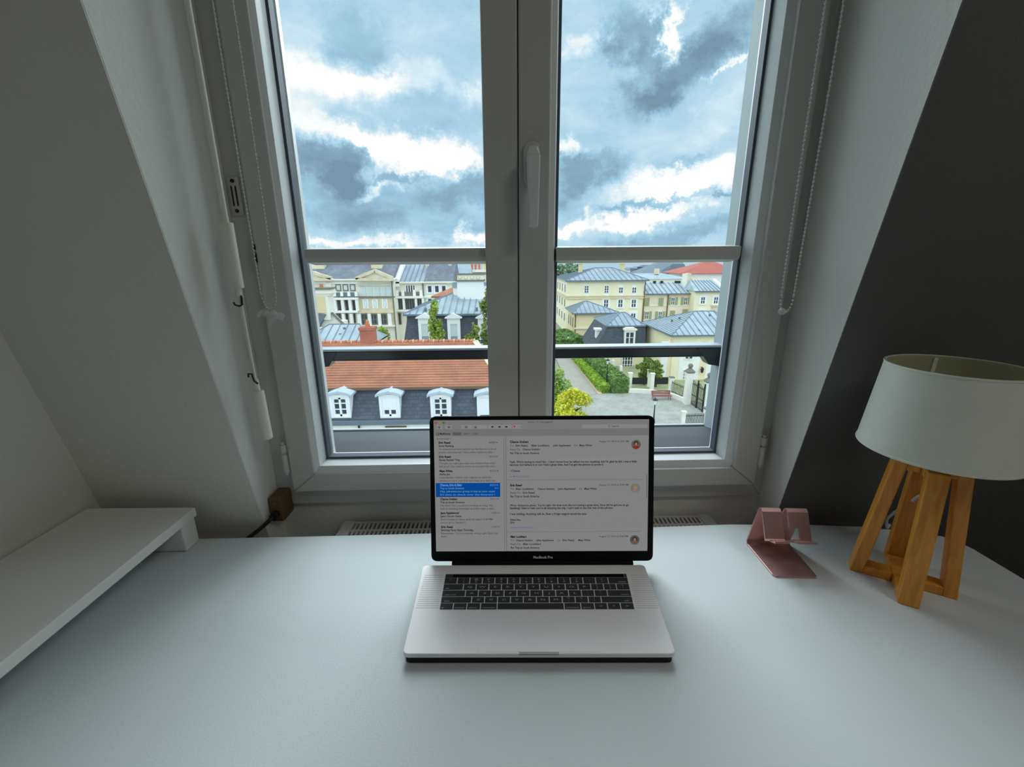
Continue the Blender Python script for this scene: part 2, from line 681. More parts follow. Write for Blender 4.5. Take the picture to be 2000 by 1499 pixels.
M['blind'] = mat('white_roller_shutter', (252, 252, 252), .7, var=.01)
M['pblind'] = mat('pale_blue_panel', (214, 226, 226), .7, var=.03, scale=.7)
M['shutter'] = mat('olive_shutter', (166, 172, 134), .8, var=.05)
M['gutter'] = mat('grey_gutter', (110, 122, 132), .6, var=.05)
M['pipe'] = mat('brown_downpipe', (120, 92, 72), .6, var=.05)
M['hood'] = mat('zinc_hood', (190, 204, 214), .5, var=.05)
M['iron'] = mat('black_iron', (34, 36, 40), .5, var=.05)
M['stone'] = mat('white_gate_stone', (244, 240, 228), .9, var=.05, scale=2)
M['cap'] = mat('grey_stone_cap', (128, 124, 114), .9, var=.15, scale=6)
M['bench'] = mat('red_painted_wood', (150, 88, 82), .6, var=.06)
M['hedge_l'] = mat('bright_hedge', (138, 176, 52), .9, scale=1.2, c2=(182, 204, 84), detail=8)
M['hedge_d'] = mat('dark_hedge', (96, 130, 66), .9, scale=1.2, c2=(146, 174, 98), detail=8)
M['leaf_y'] = mat('yellow_green_leaves', (190, 190, 30), .7, scale=1.2, c2=(230, 226, 70), detail=8)
M['leaf_g'] = mat('fresh_green_leaves', (126, 160, 56), .7, scale=1.2, c2=(186, 204, 104), detail=8)
M['leaf_d'] = mat('mid_green_leaves', (96, 130, 52), .7, scale=1.0, c2=(156, 172, 82), detail=8)
M['far_leaf'] = mat('hazy_distant_leaves', (128, 152, 122), .9, scale=.2, c2=(152, 174, 146), detail=8)  # aerial haze mixed into the leaf colours
M['bark'] = mat('grey_bark', (96, 82, 66), .9, var=.2, scale=6)
M['path'] = mat('grey_brown_path', (176, 168, 156), .95, var=.06, scale=1)
M['kerb'] = mat('pink_kerb', (210, 186, 160), .95, var=.06, scale=1)
M['cobble'] = brick_mat('granite_setts', (186, 184, 172), (166, 166, 158), (146, 146, 136), 2.6, .5, .4, .03, .9, bump=.3)
M['grass'] = mat('lawn_grass', (150, 156, 110), .95, scale=1.5, c2=(182, 178, 140), detail=8)
M['ground'] = mat('town_ground', (150, 150, 138), .95, var=.1, scale=.3)
M['lampglass'] = mat('milky_lamp_glass', (240, 240, 236), .4, var=.01)

# ------------------------------------------------------------------ room shell
XL, XR = -0.477, 0.549          # dormer cheeks
YF = 0.82                       # inner face of the window frame
SILL = 0.759                    # bottom of the window frame
HEAD = 2.10


def mans(z):                    # slanting attic wall
    return 0.76 - 0.2 * (z - 0.771)


def slanted(name, x0, x1, m, z0=0.0, z1=2.5):
    mb = MB()
    mb.prism([(x0, mans(z0), z0), (x0, mans(z0) + .25, z0), (x0, mans(z1) + .25, z1), (x0, mans(z1), z1)], (x1 - x0, 0, 0))
    return struct(mb.build(name, m))


WL, WR = -0.775, 2.3
slanted('wall_front_left', WL - .2, XL, M['wall_white'])
slanted('wall_front_right', XR, WR + .2, M['wall_dark'])
slanted('wall_front_top', XL, XR, M['wall_white'], HEAD + .0, 2.5)
for nm, xa, xb in (('wall_dormer_left', XL - .12, XL + .0005), ('wall_dormer_right', XR - .0005, XR + .12)):
    mb = MB()
    mb.prism([(xa, mans(.3) + .002, .3), (xa, .97, .3), (xa, .97, HEAD + .1), (xa, mans(HEAD + .1) + .002, HEAD + .1)], (xb - xa, 0, 0))
    struct(mb.build(nm, M['wall_white']))
mb = MB()
mb.box(XL - .1, XR + .1, mans(HEAD) + .003, .97, HEAD, HEAD + .1)
struct(mb.build('ceiling_dormer', M['ceiling']))
mb = MB()
mb.box(XL, XR, .835, .97, 0, SILL)
struct(mb.build('wall_under_window', M['wall_white']))
mb = MB()
mb.box(WL - .15, WL, -2.6, 1.0, 0, 2.5)
struct(mb.build('wall_left', M['wall_white']))
mb = MB()
mb.box(WR, WR + .15, -2.6, 1.0, 0, 2.5)
struct(mb.build('wall_right', M['wall_white']))
mb = MB()
mb.box(WL - .15, WR + .15, -2.75, -2.6, 0, 2.5)
struct(mb.build('wall_back', M['wall_white']))
mb = MB()
mb.box(WL - .15, WR + .15, -2.75, 1.2, -.15, 0)
struct(mb.build('floor', M['floor']))
mb = MB()
mb.box(WL - .15, WR + .15, -2.75, 1.2, 2.5, 2.65)
struct(mb.build('ceiling', M['ceiling']))

# ------------------------------------------------------------------ window
win = empty('window_1', (0.036, YF, SILL), kind='structure')
ZT = 2.08                       # top of the frame
FB = .795                       # bottom of the sashes
GB = .853                       # bottom of the glass
GT = 1.96                       # top of the glass


def ring(mb, xo0, xo1, zo0, zo1, xi0, xi1, zi0, zi1, y0, y1, yi0=None):
    """rectangular ring with mitred corners; yi0 = front of the inner edge when it slopes"""
    yi0 = y0 if yi0 is None else yi0
    o = [(xo0, zo0), (xo1, zo0), (xo1, zo1), (xo0, zo1)]
    i = [(xi0, zi0), (xi1, zi0), (xi1, zi1), (xi0, zi1)]
    for k in range(4):
        j = (k + 1) % 4
        mb.hexa([(o[k][0], y0, o[k][1]), (o[j][0], y0, o[j][1]), (i[j][0], yi0, i[j][1]), (i[k][0], yi0, i[k][1])],
                [(o[k][0], y1, o[k][1]), (o[j][0], y1, o[j][1]), (i[j][0], y1, i[j][1]), (i[k][0], y1, i[k][1])])


mb = MB()
ring(mb, XL, XR, SILL, ZT, -.432, .517, FB + .005, 2.04, YF + .006, .89)
mb.build('window_frame', M['pvc'], win, bevel=.002)
sash_x = [(-.437, .0285, -.388, -.030), (.0300, .522, .083, .472)]     # outer x0,x1, flat face inner x0,x1
for k, (xo0, xo1, xf0, xf1) in enumerate(sash_x):
    gx0, gx1 = (-.3745, -.013) if k == 0 else (.100, .4500)
    mb = MB()
    zf0, zf1 = .835, 1.995
    ring(mb, xo0, xo1, FB, 2.05, xf0, xf1, zf0, zf1, YF - .012 if k else YF - .008, YF + .055)
    s = mb.build('sash', M['pvc'], win, bevel=.003)
    mb = MB()   # glazing bead: convex, drawn in two slopes
    bx0, bx1 = xf0 + (gx0 - xf0) * .6, xf1 + (gx1 - xf1) * .6
    bz0, bz1 = zf0 + (GB - zf0) * .75, zf1 - (zf1 - GT) * .75
    ring(mb, xf0 - .004, xf1 + .004, zf0 - .004, zf1 + .004, bx0, bx1, bz0, bz1, YF - .006, YF + .05, YF + .002)
    ring(mb, bx0, bx1, bz0, bz1, gx0 - .002, gx1 + .002, GB - .002, GT + .002, YF + .002, YF + .05, YF + .028)
    mb.build('glazing_bead', M['bead'], s, smooth=True)
    mb = MB()
    ring(mb, gx0 - .008, gx1 + .008, GB - .008, GT + .008, gx0 + .003, gx1 - .003, GB + .003, GT - .003, YF + .029, YF + .047)
    mb.build('gasket', M['gasket'], s)
    mb = MB()
    ring(mb, gx0 - .012, gx1 + .012, GB - .016, GT + .012, gx0 + (.003 if k == 0 else .0035), gx1 - (.0035 if k == 0 else -.006), GB - .005, GT - .0035, YF + .056, YF + .068)
    mb.build('outer_rebate', M['outer_pvc'], s)
    mb = MB()
    mb.box(gx0 - .004, gx1 + .004, YF + .049, YF + .052, GB - .004, GT + .004)
    mb.build('pane', M['glass'], s)
    # horizontal glazing bar stuck on the inside
    mb = MB()
    b0, b1 = (-.356, gx1 + .001) if k == 0 else (gx0 - .001, .438)
    mb.hexa([(b0, YF + .010, 1.2505), (b1, YF + .010, 1.2505), (b1, YF + .046, 1.2455), (b0, YF + .046, 1.2455)],
            [(b0, YF + .006, 1.258), (b1, YF + .006, 1.258), (b1, YF + .046, 1.258), (b0, YF + .046, 1.258)])
    mb.hexa([(b0, YF + .006, 1.258), (b1, YF + .006, 1.258), (b1, YF + .046, 1.258), (b0, YF + .046, 1.258)],
            [(b0, YF + .006, 1.2735), (b1, YF + .006, 1.2735), (b1, YF + .046, 1.2765), (b0, YF + .046, 1.2765)])
    mb.build('glazing_bar', M['pvc'], s)
    # hinge on the outer stile
    hx = xo0 - .004 if k == 0 else xo1 + .004
    mb = MB()
    mb.tube([(hx, YF - .012, .842), (hx, YF - .012, .882)], .0055, 10)
    mb.tube([(hx, YF - .012, .886), (hx, YF - .012, .902)], .0055, 10)
    mb.tube([(hx, YF - .012, .836), (hx, YF - .012, .908)], .003, 8)
    mb.build('hinge', M['pvc'], s, smooth=True)
mb = MB()
mb.box(.0285, .0300, YF - .004, YF + .05, FB, 2.05)
mb.build('sash_seal', M['gasket'], win)
# handle
mb = MB()
hc = P(1038, 322, YF - .012)
pts = []
for i in range(24):
    a = 2 * math.pi * i / 24
    pts.append((hc.x + .0135 * math.cos(a), YF - .012, hc.z + .013 * math.sin(a) + (.022 if math.sin(a) > 0 else -.022)))
mb.prism(pts, (0, -.009, 0))
h = mb.build('handle_plate', M['pvc'], win, bevel=.002)
mb = MB()
mb.tube([(hc.x, YF - .018, hc.z + .006), (hc.x, YF - .044, hc.z + .006)], .0095, 12)
mb.hexa([(hc.x - .010, YF - .052, hc.z + .008), (hc.x + .012, YF - .052, hc.z + .008), (hc.x + .012, YF - .034, hc.z + .008), (hc.x - .010, YF - .034, hc.z + .008)],
        [(hc.x - .006, YF - .050, hc.z + .021), (hc.x + .008, YF - .050, hc.z + .021), (hc.x + .008, YF - .034, hc.z + .021), (hc.x - .006, YF - .034, hc.z + .021)])
mb.hexa([(hc.x - .006, YF - .055, hc.z - .103), (hc.x + .009, YF - .055, hc.z - .103), (hc.x + .009, YF - .043, hc.z - .103), (hc.x - .006, YF - .043, hc.z - .103)],
        [(hc.x - .010, YF - .052, hc.z + .009), (hc.x + .012, YF - .052, hc.z + .009), (hc.x + .012, YF - .034, hc.z + .009), (hc.x - .010, YF - .034, hc.z + .009)])
mb.build('handle', M['bead'], h, bevel=.003, segs=3)
# fixing plate on the frame with two screws and two slots
pl = MB()
pc = P(458, 383, YF)
pl.box(pc.x - .0095, pc.x + .0095, YF + .001, YF + .0075, pc.z - .031, pc.z + .031)
pp = pl.build('fixing_plate', M['pvc'], win, bevel=.002)
sl = MB()
for dx in (-.0035, .0035):
    sl.box(pc.x + dx - .0009, pc.x + dx + .0009, YF - .0003, YF + .002, pc.z - .016, pc.z + .016)
sl.build('slot', M['slot'], pp)
for dz in (-.024, .024):
    sc_ = MB()
    sc_.tube([(pc.x, YF + .002, pc.z + dz), (pc.x, YF - .0008, pc.z + dz)], .0032, 10)
    sc_.build('screw', M['slot'], pp)
kp = MB()
k2 = P(503, 492, YF)
kp.box(k2.x - .002, k2.x + .002, YF - .011, YF + .008, k2.z - .019, k2.z - .002)
kp.box(k2.x - .002, k2.x + .002, YF - .011, YF + .008, k2.z + .003, k2.z + .012)
kp.build('latch_keep', M['slot'], win)

# outside reveals, ledge and rail
for nm, xa, xb in (('wall_reveal_left', -.62, -.515), ('wall_reveal_right', .588, .70)):
    mb = MB()
    mb.box(xa, xb, .965, 1.19, .70, 2.3)
    struct(mb.build(nm, M['reveal_out']))
sill = empty('window_ledge', (0.03, .9, .80), 'dark grey metal window ledge outside below the glass', 'ledge')
mb = MB()
mb.prism([(-.515, .888, .845), (-.515, 1.20, .775), (-.515, 1.20, .762), (-.515, .888, .83)], (1.103, 0, 0))
mb.build('ledge_sheet', M['zinc_sill'], sill)
mb = MB()
mb.box(-.515, .588, 1.190, 1.20, .775, .7825)
mb.build('ledge_lip', M['railtop'], sill)
rail = empty('guard_rail', (0.03, 1.15, 1.0), 'dark horizontal guard rail crossing outside both window panes', 'rail')
mb = MB()
mb.box(-.515, .588, 1.135, 1.165, .998, 1.024)
mb.build('rail_bar', M['rail'], rail, bevel=.004)
mb = MB()
mb.box(-.515, .588, 1.13, 1.17, 1.0245, 1.031)
mb.build('rail_top', M['railtop'], rail, bevel=.002)
mb = MB()
mb.prism([(.588, 1.132, 1.022), (.52, 1.132, 1.022), (.552, 1.132, .978), (.588, 1.132, .972)], (0, .036, 0))
mb.build('rail_bracket', M['rail'], rail)
mb = MB()
mb.prism([(-.515, 1.132, 1.022), (-.44, 1.132, 1.022), (-.462, 1.132, .985), (-.515, 1.132, .98)], (0, .036, 0))
mb.build('rail_bracket', M['rail'], rail)

# ------------------------------------------------------------------ desk
DZ = .75
desk = empty('desk', (0, .45, 0), 'wide white desk with rounded back corner under the window', 'desk')
outline = [(-.765, .726), (-.4, .726), (0.0, .730), (.28, .735), (.44, .739), (.58, .734), (.70, .722), (.79, .699), (.815, .688), (.828, .672), (.834, .650),
           (.842, .30), (.842, .02), (-.765, .02)]
mb = MB()
mb.prism([(x, y, DZ - .028) for x, y in outline], (0, 0, .028))
mb.build('desktop', M['desk'], desk, bevel=.003)
for x, y in ((-.70, .10), (-.70, .62), (.76, .10), (.74, .60)):
    mb = MB()
    mb.box(x - .025, x + .025, y - .025, y + .025, 0, DZ - .028)
    mb.build('leg', M['shelf'], desk)

# monitor riser on the left
HS = .068
ris = empty('monitor_riser', (-.67, .42, DZ), 'long white raised shelf standing along the left wall', 'shelf')
mb = MB()
mb.prism([(-.771, .06, DZ + HS - .017), (-.571, .06, DZ + HS - .017), (-.571, .722, DZ + HS - .017), (-.771, .726, DZ + HS - .017)], (0, 0, .017))
mb.build('shelf_board', M['shelf'], ris, bevel=.0015)
mb = MB()
mb.box(-.768, -.574, .685, .720, DZ, DZ + HS - .0172)
mb.build('leg', M['shelf'], ris, bevel=.004, segs=3)
mb = MB()
mb.box(-.768, -.574, .062, .080, DZ, DZ + HS - .0172)
mb.build('leg', M['shelf'], ris, bevel=.004, segs=3)

# ------------------------------------------------------------------ laptop
TH = R(-1.57)
lap = empty('laptop', (.0402, .4405, DZ), 'open silver laptop with mail on screen at the desk centre', 'laptop', rz=TH)
LT = .017                       # top of the base above the desk
BD, WF, WB = .169, .1750, .1826  # depth, half width front / back


def lap_local(px, py, h=LT):
    w = G(px, py, DZ + h) - Vector((.0402, .4405, DZ))
    c, s = math.cos(-TH), math.sin(-TH)
    return Vector((w.x * c - w.y * s, w.x * s + w.y * c, w.z))


def rounded(pts, r, n=5):
    out = []
    m = len(pts)
    for i in range(m):
        p0, p1, p2 = Vector(pts[i - 1]), Vector(pts[i]), Vector(pts[(i + 1) % m])
        a = p1 + (p0 - p1).normalized() * r
        b = p1 + (p2 - p1).normalized() * r
        for k in range(n + 1):
            t = k / n
            out.append(a * (1 - t) ** 2 + p1 * 2 * t * (1 - t) + b * t * t)
    return out


mb = MB()
base_out = rounded([(-WF, 0, LT - .0065), (WF, 0, LT - .0065), (WB, BD, LT - .0065), (-WB, BD, LT - .0065)], .008)
mb.prism(base_out, (0, 0, .0065))
base = mb.build('base', M['alu'], lap, local=True, bevel=.001)
mb = MB()
mb.box(-.0255, .0255, -.0004, .0028, LT - .0016, LT + .0002)
mb.build('finger_notch', M['alu_edge'], base, local=True)
mb = MB()   # rounded underside, black to stand in for the shadow below
mb.prism([(p.x * .988, .0015 + p.y * .985, .0012) for p in base_out], (0, 0, .0095))
mb.build('bottom_case_shadow', M['rubber_shadow'], lap, local=True)
for x in (-.14, .14):
    for y in (.03, .14):
        mb = MB()
        mb.lathe([(.008, 0), (.008, .004)], (x, y, 0), 12)
        mb.build('foot', M['rubber_shadow'], lap, local=True)

kl = (lap_local(859, 1191), lap_local(1239, 1191), lap_local(871, 1122), lap_local(1223, 1122))
KX0 = lambda v: kl[0].x + (kl[2].x - kl[0].x) * v
KX1 = lambda v: kl[1].x + (kl[3].x - kl[1].x) * v
KY0 = (kl[0].y + kl[1].y) / 2
KY1 = (kl[2].y + kl[3].y) / 2


def key_xy(u, v):
    return Vector((KX0(v) + (KX1(v) - KX0(v)) * u, KY0 + (KY1 - KY0) * v, LT))


def py_v(py):
    return (lap_local(1045, py).y - KY0) / (KY1 - KY0)


rows = [
    (1129.6, 1140.6, [1] * 13 + [1.55], ['~\n`', '!\n1', '@\n2', '#\n3', '$\n4', '%\n5', '^\n6', '&\n7', '*\n8', '(\n9', ')\n0', '_\n-', '+\n=', 'delete']),
    (1142.0, 1152.6, [1.55] + [1] * 13, ['tab', 'Q', 'W', 'E', 'R', 'T', 'Y', 'U', 'I', 'O', 'P', '{\n[', '}\n]', '|\n\\']),
    (1154.2, 1165.2, [1.78] + [1] * 11 + [1.80], ['caps lock', 'A', 'S', 'D', 'F', 'G', 'H', 'J', 'K', 'L', ':\n;', '"\n\'', 'return']),
    (1166.8, 1177.8, [2.34] + [1] * 10 + [2.38], ['shift', 'Z', 'X', 'C', 'V', 'B', 'N', 'M', '<\n,', '>\n.', '?\n/', 'shift']),
    (1179.4, 1190.8, [1, 1.05, 1.05, 1.28, 5.15, 1.28, 1.05, 1, 1, 1], ['fn', 'control', 'option', 'command', '', 'command', 'option', '<', '^', '>']),
]
M['legend'] = mat('white_key_print', (196, 200, 200), .6, var=.01)
leg_mb = MB()
well = MB()
for (p0, p1, ws_, names) in rows:
    v1, v0 = py_v(p0), py_v(p1)
    tot = sum(ws_)
    u = 0.0
    gap = .0052
    for w_, nm in zip(ws_, names):
        ua, ub = u / tot, (u + w_) / tot
        u += w_
        if ua > 0:
            ua += gap / 2
        if ub < .999:
            ub -= gap / 2
        q = [key_xy(ua, v0), key_xy(ub, v0), key_xy(ub, v1), key_xy(ua, v1)]
        kb = MB()
        kb.prism([p - Vector((0, 0, .0003)) for p in q], (0, 0, .0010))
        kb.build('key', M['key'], lap, local=True)
        kw, kh = (q[1] - q[0]).x, (q[3] - q[0]).y
        o_ = q[0]
        fn = lambda x, y, o_=o_: (o_.x + x, o_.y + y, LT + .00085)
        if '\n' in nm:
            a, b = nm.split('\n')
            put_text(leg_mb, a, kh * .36, fn, kw / 2, kh * .60, align='C', sx=1.5)
            put_text(leg_mb, b, kh * .36, fn, kw / 2, kh * .16, align='C', sx=1.5)
        elif len(nm) == 1:
            put_text(leg_mb, nm, kh * .44, fn, kw / 2, kh * .32, align='C', sx=1.9)
        elif nm:
            right = nm in ('delete', 'return') or (nm == 'shift' and ua > .5)
            put_text(leg_mb, nm, kh * .30, fn, kw * (.9 if right else .1), kh * .13, align='R' if right else 'L', sx=1.35)
leg_mb.build('key_legend', M['legend'], lap, local=True, kind='stuff')
v1, v0 = py_v(1122.4), py_v(1128.6)
for ua, ub, nm, mt in ((.0, .043, 'key', 'key'), (.043, .985, 'touch_strip', 'touchbar'), (.987, 1.0, 'key', 'key')):
    kb = MB()
    kb.prism([key_xy(ua, v0), key_xy(ub, v0), key_xy(ub, v1), key_xy(ua, v1)], (0, 0, .0006))
    kb.build(nm, M[mt], lap, local=True)
tp = [lap_local(*p) for p in ((932, 1274), (1174, 1274), (1165, 1198), (936, 1198))]
mb = MB()
mb.prism([p - Vector((0, 0, .0004)) for p in tp], (0, 0, .0006))
mb.build('trackpad', M['pad'], lap, local=True, bevel=.0002)
for (a, b, c, d) in (((830, 1122), (866, 1122), (812, 1190), (856, 1190)), ((1231, 1122), (1265, 1122), (1242, 1190), (1287, 1190))):
    mb = MB()
    for i in range(16):
        t = (i + .5) / 16
        l = lap_local(a[0] + (c[0] - a[0]) * t, a[1] + (c[1] - a[1]) * t)
        r = lap_local(b[0] + (d[0] - b[0]) * t, b[1] + (d[1] - b[1]) * t)
        mb.bar(l + Vector((0, 0, .0000)), r + Vector((0, 0, .0000)), .0012, .0003)
    mb.build('speaker_grille', M['grille'], lap, local=True)

# lid: a tilted plane, local 2D (s, t) from the middle of the hinge
LW, LH = .1852, .2440
hb = Vector((.0148, BD + .0095, LT + .001))
ltop = Vector((.0148, BD + .0095 + .0555, LT + .001 + .2365))
LU = (ltop - hb).normalized()
LN = Vector((1, 0, 0)).cross(LU)     # points to the viewer
if LN.y > 0:
    LN = -LN
LH = (ltop - hb).length


def lid(s, t, d=0.):
    return hb + Vector((s, 0, 0)) + LU * t + LN * d


def cp(cx, cy, d=0.):              # from the screen crop: pixels 0..2000 x 0..1348
    return lid((cx - 983) / 1905 * 2 * LW, (1335 - cy) / 1297 * LH, d)


mb = MB()
outer = rounded([cp(32, 1337), cp(1930, 1337), cp(1934, 40), cp(32, 40)], .011, 6)
inner = [cp(72, 1250), cp(1885, 1250), cp(1891, 72), cp(65, 72)]
inner = rounded(inner, .0006, 1)


def frame_between(mb, outer, inner, d0, d1):
    """ring between two loops, triangulated by angle about the middle"""
    co, ci = [Vector(p) for p in outer], [Vector(p) for p in inner]
    mid = sum(ci, Vector()) / len(ci)

    def ang(p):
        q = p - mid
        return math.atan2(q.dot(LU) * 1.5, q.x)
    co.sort(key=ang)
    ci.sort(key=ang)
    n, m = len(co), len(ci)
    vs_ = [p + LN * d1 for p in co] + [p + LN * d1 for p in ci] + [p + LN * d0 for p in co] + [p + LN * d0 for p in ci]
    fs = []
    i = j = 0
    while i < n or j < m:
        ai = ang(co[i % n]) + (2 * math.pi if i >= n else 0)
        aj = ang(ci[j % m]) + (2 * math.pi if j >= m else 0)
        ai1 = ang(co[(i + 1) % n]) + (2 * math.pi if i + 1 >= n else 0)
        aj1 = ang(ci[(j + 1) % m]) + (2 * math.pi if j + 1 >= m else 0)
        if j >= m or (i < n and ai1 <= aj1):
            a, b, c = i % n, (i + 1) % n, j % m
            fs += [(a, b, n + c), (n + m + b, n + m + a, 2 * n + m + c)]
            i += 1
        else:
            a, b, c = i % n, j % m, (j + 1) % m
            fs += [(a, n + c, n + b), (n + m + a, 2 * n + m + b, 2 * n + m + c)]
            j += 1
    fs += [(k, (k + 1) % n, n + m + (k + 1) % n, n + m + k) for k in range(n)]
    fs += [(n + k, n + (k + 1) % m, 2 * n + m + (k + 1) % m, 2 * n + m + k) for k in range(m)]
    mb.add(vs_, fs)


frame_between(mb, outer, inner, -.004, .001)
bez = mb.build('screen_bezel', M['bezel'], lap, local=True)
mb = MB()
hy = hb.y
mb.tube([(hb.x - .150, hy - .004, LT - .001), (hb.x + .150, hy - .004, LT - .001)], .0045, 10)
mb.build('hinge', M['bezel'], lap, local=True, smooth=True)
TR = .10
GREY = (137, 136, 136)
S_GREY = emit_mat('lit_screen', GREY, .87, TR)
S_BAR = emit_mat('lit_toolbar', (112, 111, 112), 1., .02)
S_TOP = emit_mat('lit_title_bar', (122, 121, 121), .92, .10)
S_BTN = emit_mat('lit_button', (131, 130, 131), 1.)
S_BLUE = emit_mat('lit_blue_row', (6, 70, 142), 1.)
S_DARK = emit_mat('lit_dark_text', (22, 22, 24), 1.)
S_MID = emit_mat('lit_grey_text', (66, 66, 68), 1.)
S_LBLUE = emit_mat('lit_pale_blue_text', (96, 140, 190), 1.)
S_LINK = emit_mat('lit_link_text', (70, 98, 140), 1.)
S_LINE = emit_mat('lit_divider', (114, 114, 116), 1.)
mb = MB()
mb.prism([cp(71, 1251, -.0025), cp(1886, 1251, -.0025), cp(1892, 71, -.0025), cp(64, 71, -.0025)], LN * .002)
disp = mb.build('display', S_GREY, lap, local=True)


def flat(mb, x0, y0, x1, y1, d):
    mb.add([cp(x0, y1, d), cp(x1, y1, d), cp(x1, y0, d), cp(x0, y0, d)], [(0, 1, 2, 3)])


mb = MB()
flat(mb, 68, 154, 1889, 215, -.0002)
mb.build('tool_bar', S_BAR, disp, local=True)
mb = MB()
flat(mb, 66, 74, 1890, 154, -.0003)
mb.build('title_bar', S_TOP, disp, local=True)
for x0, x1 in ((90, 140), (165, 220), (300, 395), (400, 520), (530, 725), (738, 805), (1325, 1875)):
    mb = MB()
    flat(mb, x0, 116, x1, 150, -.0001)
    mb.build('tool_button', S_BTN, disp, local=True)
mb = MB()
flat(mb, 77, 632, 627, 758, -.0001)
mb.build('selected_row', S_BLUE, disp, local=True)
mb = MB()
flat(mb, 660, 217, 663, 1248, -.0001)
flat(mb, 676, 217, 680, 1248, -.0001)
flat(mb, 682, 606, 1840, 609, -.0001)
flat(mb, 682, 1072, 1825, 1075, -.0001)
flat(mb, 226, 178, 300, 208, -.0001)
mb.build('divider', emit_mat('lit_dark_divider', (92, 92, 94)), disp, local=True)
mb = MB()
flat(mb, 1873, 560, 1877, 772, 0)
mb.build('scroll_bar', S_MID, disp, local=True)


def disc(mb, cx, cy, rx, ry, d, n=20, a0=0, a1=360):
    ps = [cp(cx + rx * math.cos(R(a0 + (a1 - a0) * k / n)), cy - ry * math.sin(R(a0 + (a1 - a0) * k / n)), d) for k in range(n if a1 - a0 == 360 else n + 1)]
    mb.add(ps, [tuple(range(len(ps)))])


for cx, c in ((85, (150, 62, 54)), (117, (160, 118, 60)), (151, (50, 100, 56))):
    mb = MB()
    disc(mb, cx, 95, 9, 9, 0)
    mb.build('window_button', emit_mat('lit_button_dot', c), disp, local=True)
mb = MB()
disc(mb, 752, 131, 9, 8, 0)
mb.build('flag_icon', emit_mat('lit_red_flag', (170, 40, 50)), disp, local=True)
icons = MB()
for cx in (564, 624, 684):
    icons.add([cp(cx - 12, 133), cp(cx + 2, 142), cp(cx + 2, 124)] if cx < 660 else [cp(cx + 14, 133), cp(cx - 2, 124), cp(cx - 2, 142)], [(0, 1, 2)])
    flat(icons, cx - 4, 129, cx + 12, 137, 0) if cx < 660 else flat(icons, cx - 14, 129, cx, 137, 0)
icons.build('arrow_icon', S_DARK, disp, local=True, kind='stuff')
ic2 = MB()
for cx, cy in ((112, 135), (195, 133), (342, 133), (422, 135)):
    for k in range(14):
        a, b = 2 * math.pi * k / 14, 2 * math.pi * (k + 1) / 14
        ic2.add([cp(cx + 13 * math.cos(a), cy - 9 * math.sin(a)), cp(cx + 13 * math.cos(b), cy - 9 * math.sin(b)), cp(cx + 9 * math.cos(b), cy - 6 * math.sin(b)), cp(cx + 9 * math.cos(a), cy - 6 * math.sin(a))], [(0, 1, 2, 3)])
    flat(ic2, cx - 3, cy - 6, cx + 3, cy + 12, 0)
flat(ic2, 788, 130, 798, 134, 0)
ic2.build('tool_icon', S_MID, disp, local=True, kind='stuff')

dark, mid, lbl, lnk = MB(), MB(), MB(), MB()
scr = lambda x, y: cp(x, -y)


def T(mb, x, y, body, h=18, w=None, bold=False):
    put_text(mb, body, h * 1.38, scr, x, -y - h * .42, width=w, bold=.045 if bold else (.024 if mb is dark else .012))


T(mid, 865, 92, 'Inbox (2 messages)', 17, 210)
T(mid, 1545, 132, 'Q  Search', 17, 90)
T(dark, 88, 193, '[ ] Mailboxes', 17, 120)
T(mid, 236, 193, 'Inbox (2)', 15, 58)
T(mid, 318, 193, 'Sent v', 17, 58)
T(mid, 398, 193, 'Drafts', 17, 44)
T(mid, 90, 236, 'Sort by Date v', 16, 122)
mails = [
    (272, 'Erin Reed', '8/28/14', 'Santa Ranking', "I'm amazed how time catches up like the and a lot of", 'photos and channels, I have them added to also...'),
    (398, 'Erin Reed', '8/27/14', 'Santa Fantini Trip', 'Thought we might get a kick out of these from most', 'half as of, You need to come on out and ride next...'),
    (525, 'Maya White', '8/27/14', 'Aloha Joe', "Long blanket, I know over register to send the", 'service around, just if to be crazy, you said yes...'),
    (777, 'Chance Graham', '8/27/14', 'Trip to South America', 'Hey Erin! How possible is sending of a ring. We', 'half of amazing breakfast and fast near a cafe...'),
    (902, 'Jane Applewood', '12/8/14', "Jake's Soccer Game", "Don't forget to leave early for Jake's 6:30 PM", 'soccer game, Session 2'),
    (1028, 'Erin Reed', '12/8/14', 'Birthday Party Next Thursday', 'Remember - it is a surprise, bring a gift. Don\'t be', 'late!'),
]
for (y, a, dt, b, c, e) in mails:
    xo = 105 + (y - 272) * .017
    T(dark, xo, y, a, 19, len(a) * 11.2, True)
    T(mid, xo + 430, y, dt, 15, 72)
    T(dark, xo, y + 29, b, 18, len(b) * 9.9)
    T(mid, xo, y + 58, c, 17, min(490, len(c) * 9.6))
    T(mid, xo, y + 86, e, 17, min(490, len(e) * 9.6))
T(lbl, 112, 651, 'Chance, Erin & Blair', 19, 190, True)
T(lbl, 112, 680, 'Trip to South America', 18, 206)
T(lbl, 112, 708, 'Hey, adventurous group in bus at your coast', 17, 470)
T(lbl, 112, 737, "It's time to check over the itinerary !", 17, 470)
T(lbl, 540, 652, '8/27/14', 15, 68)
T(lbl, 580, 680, '4 >', 15, 30)
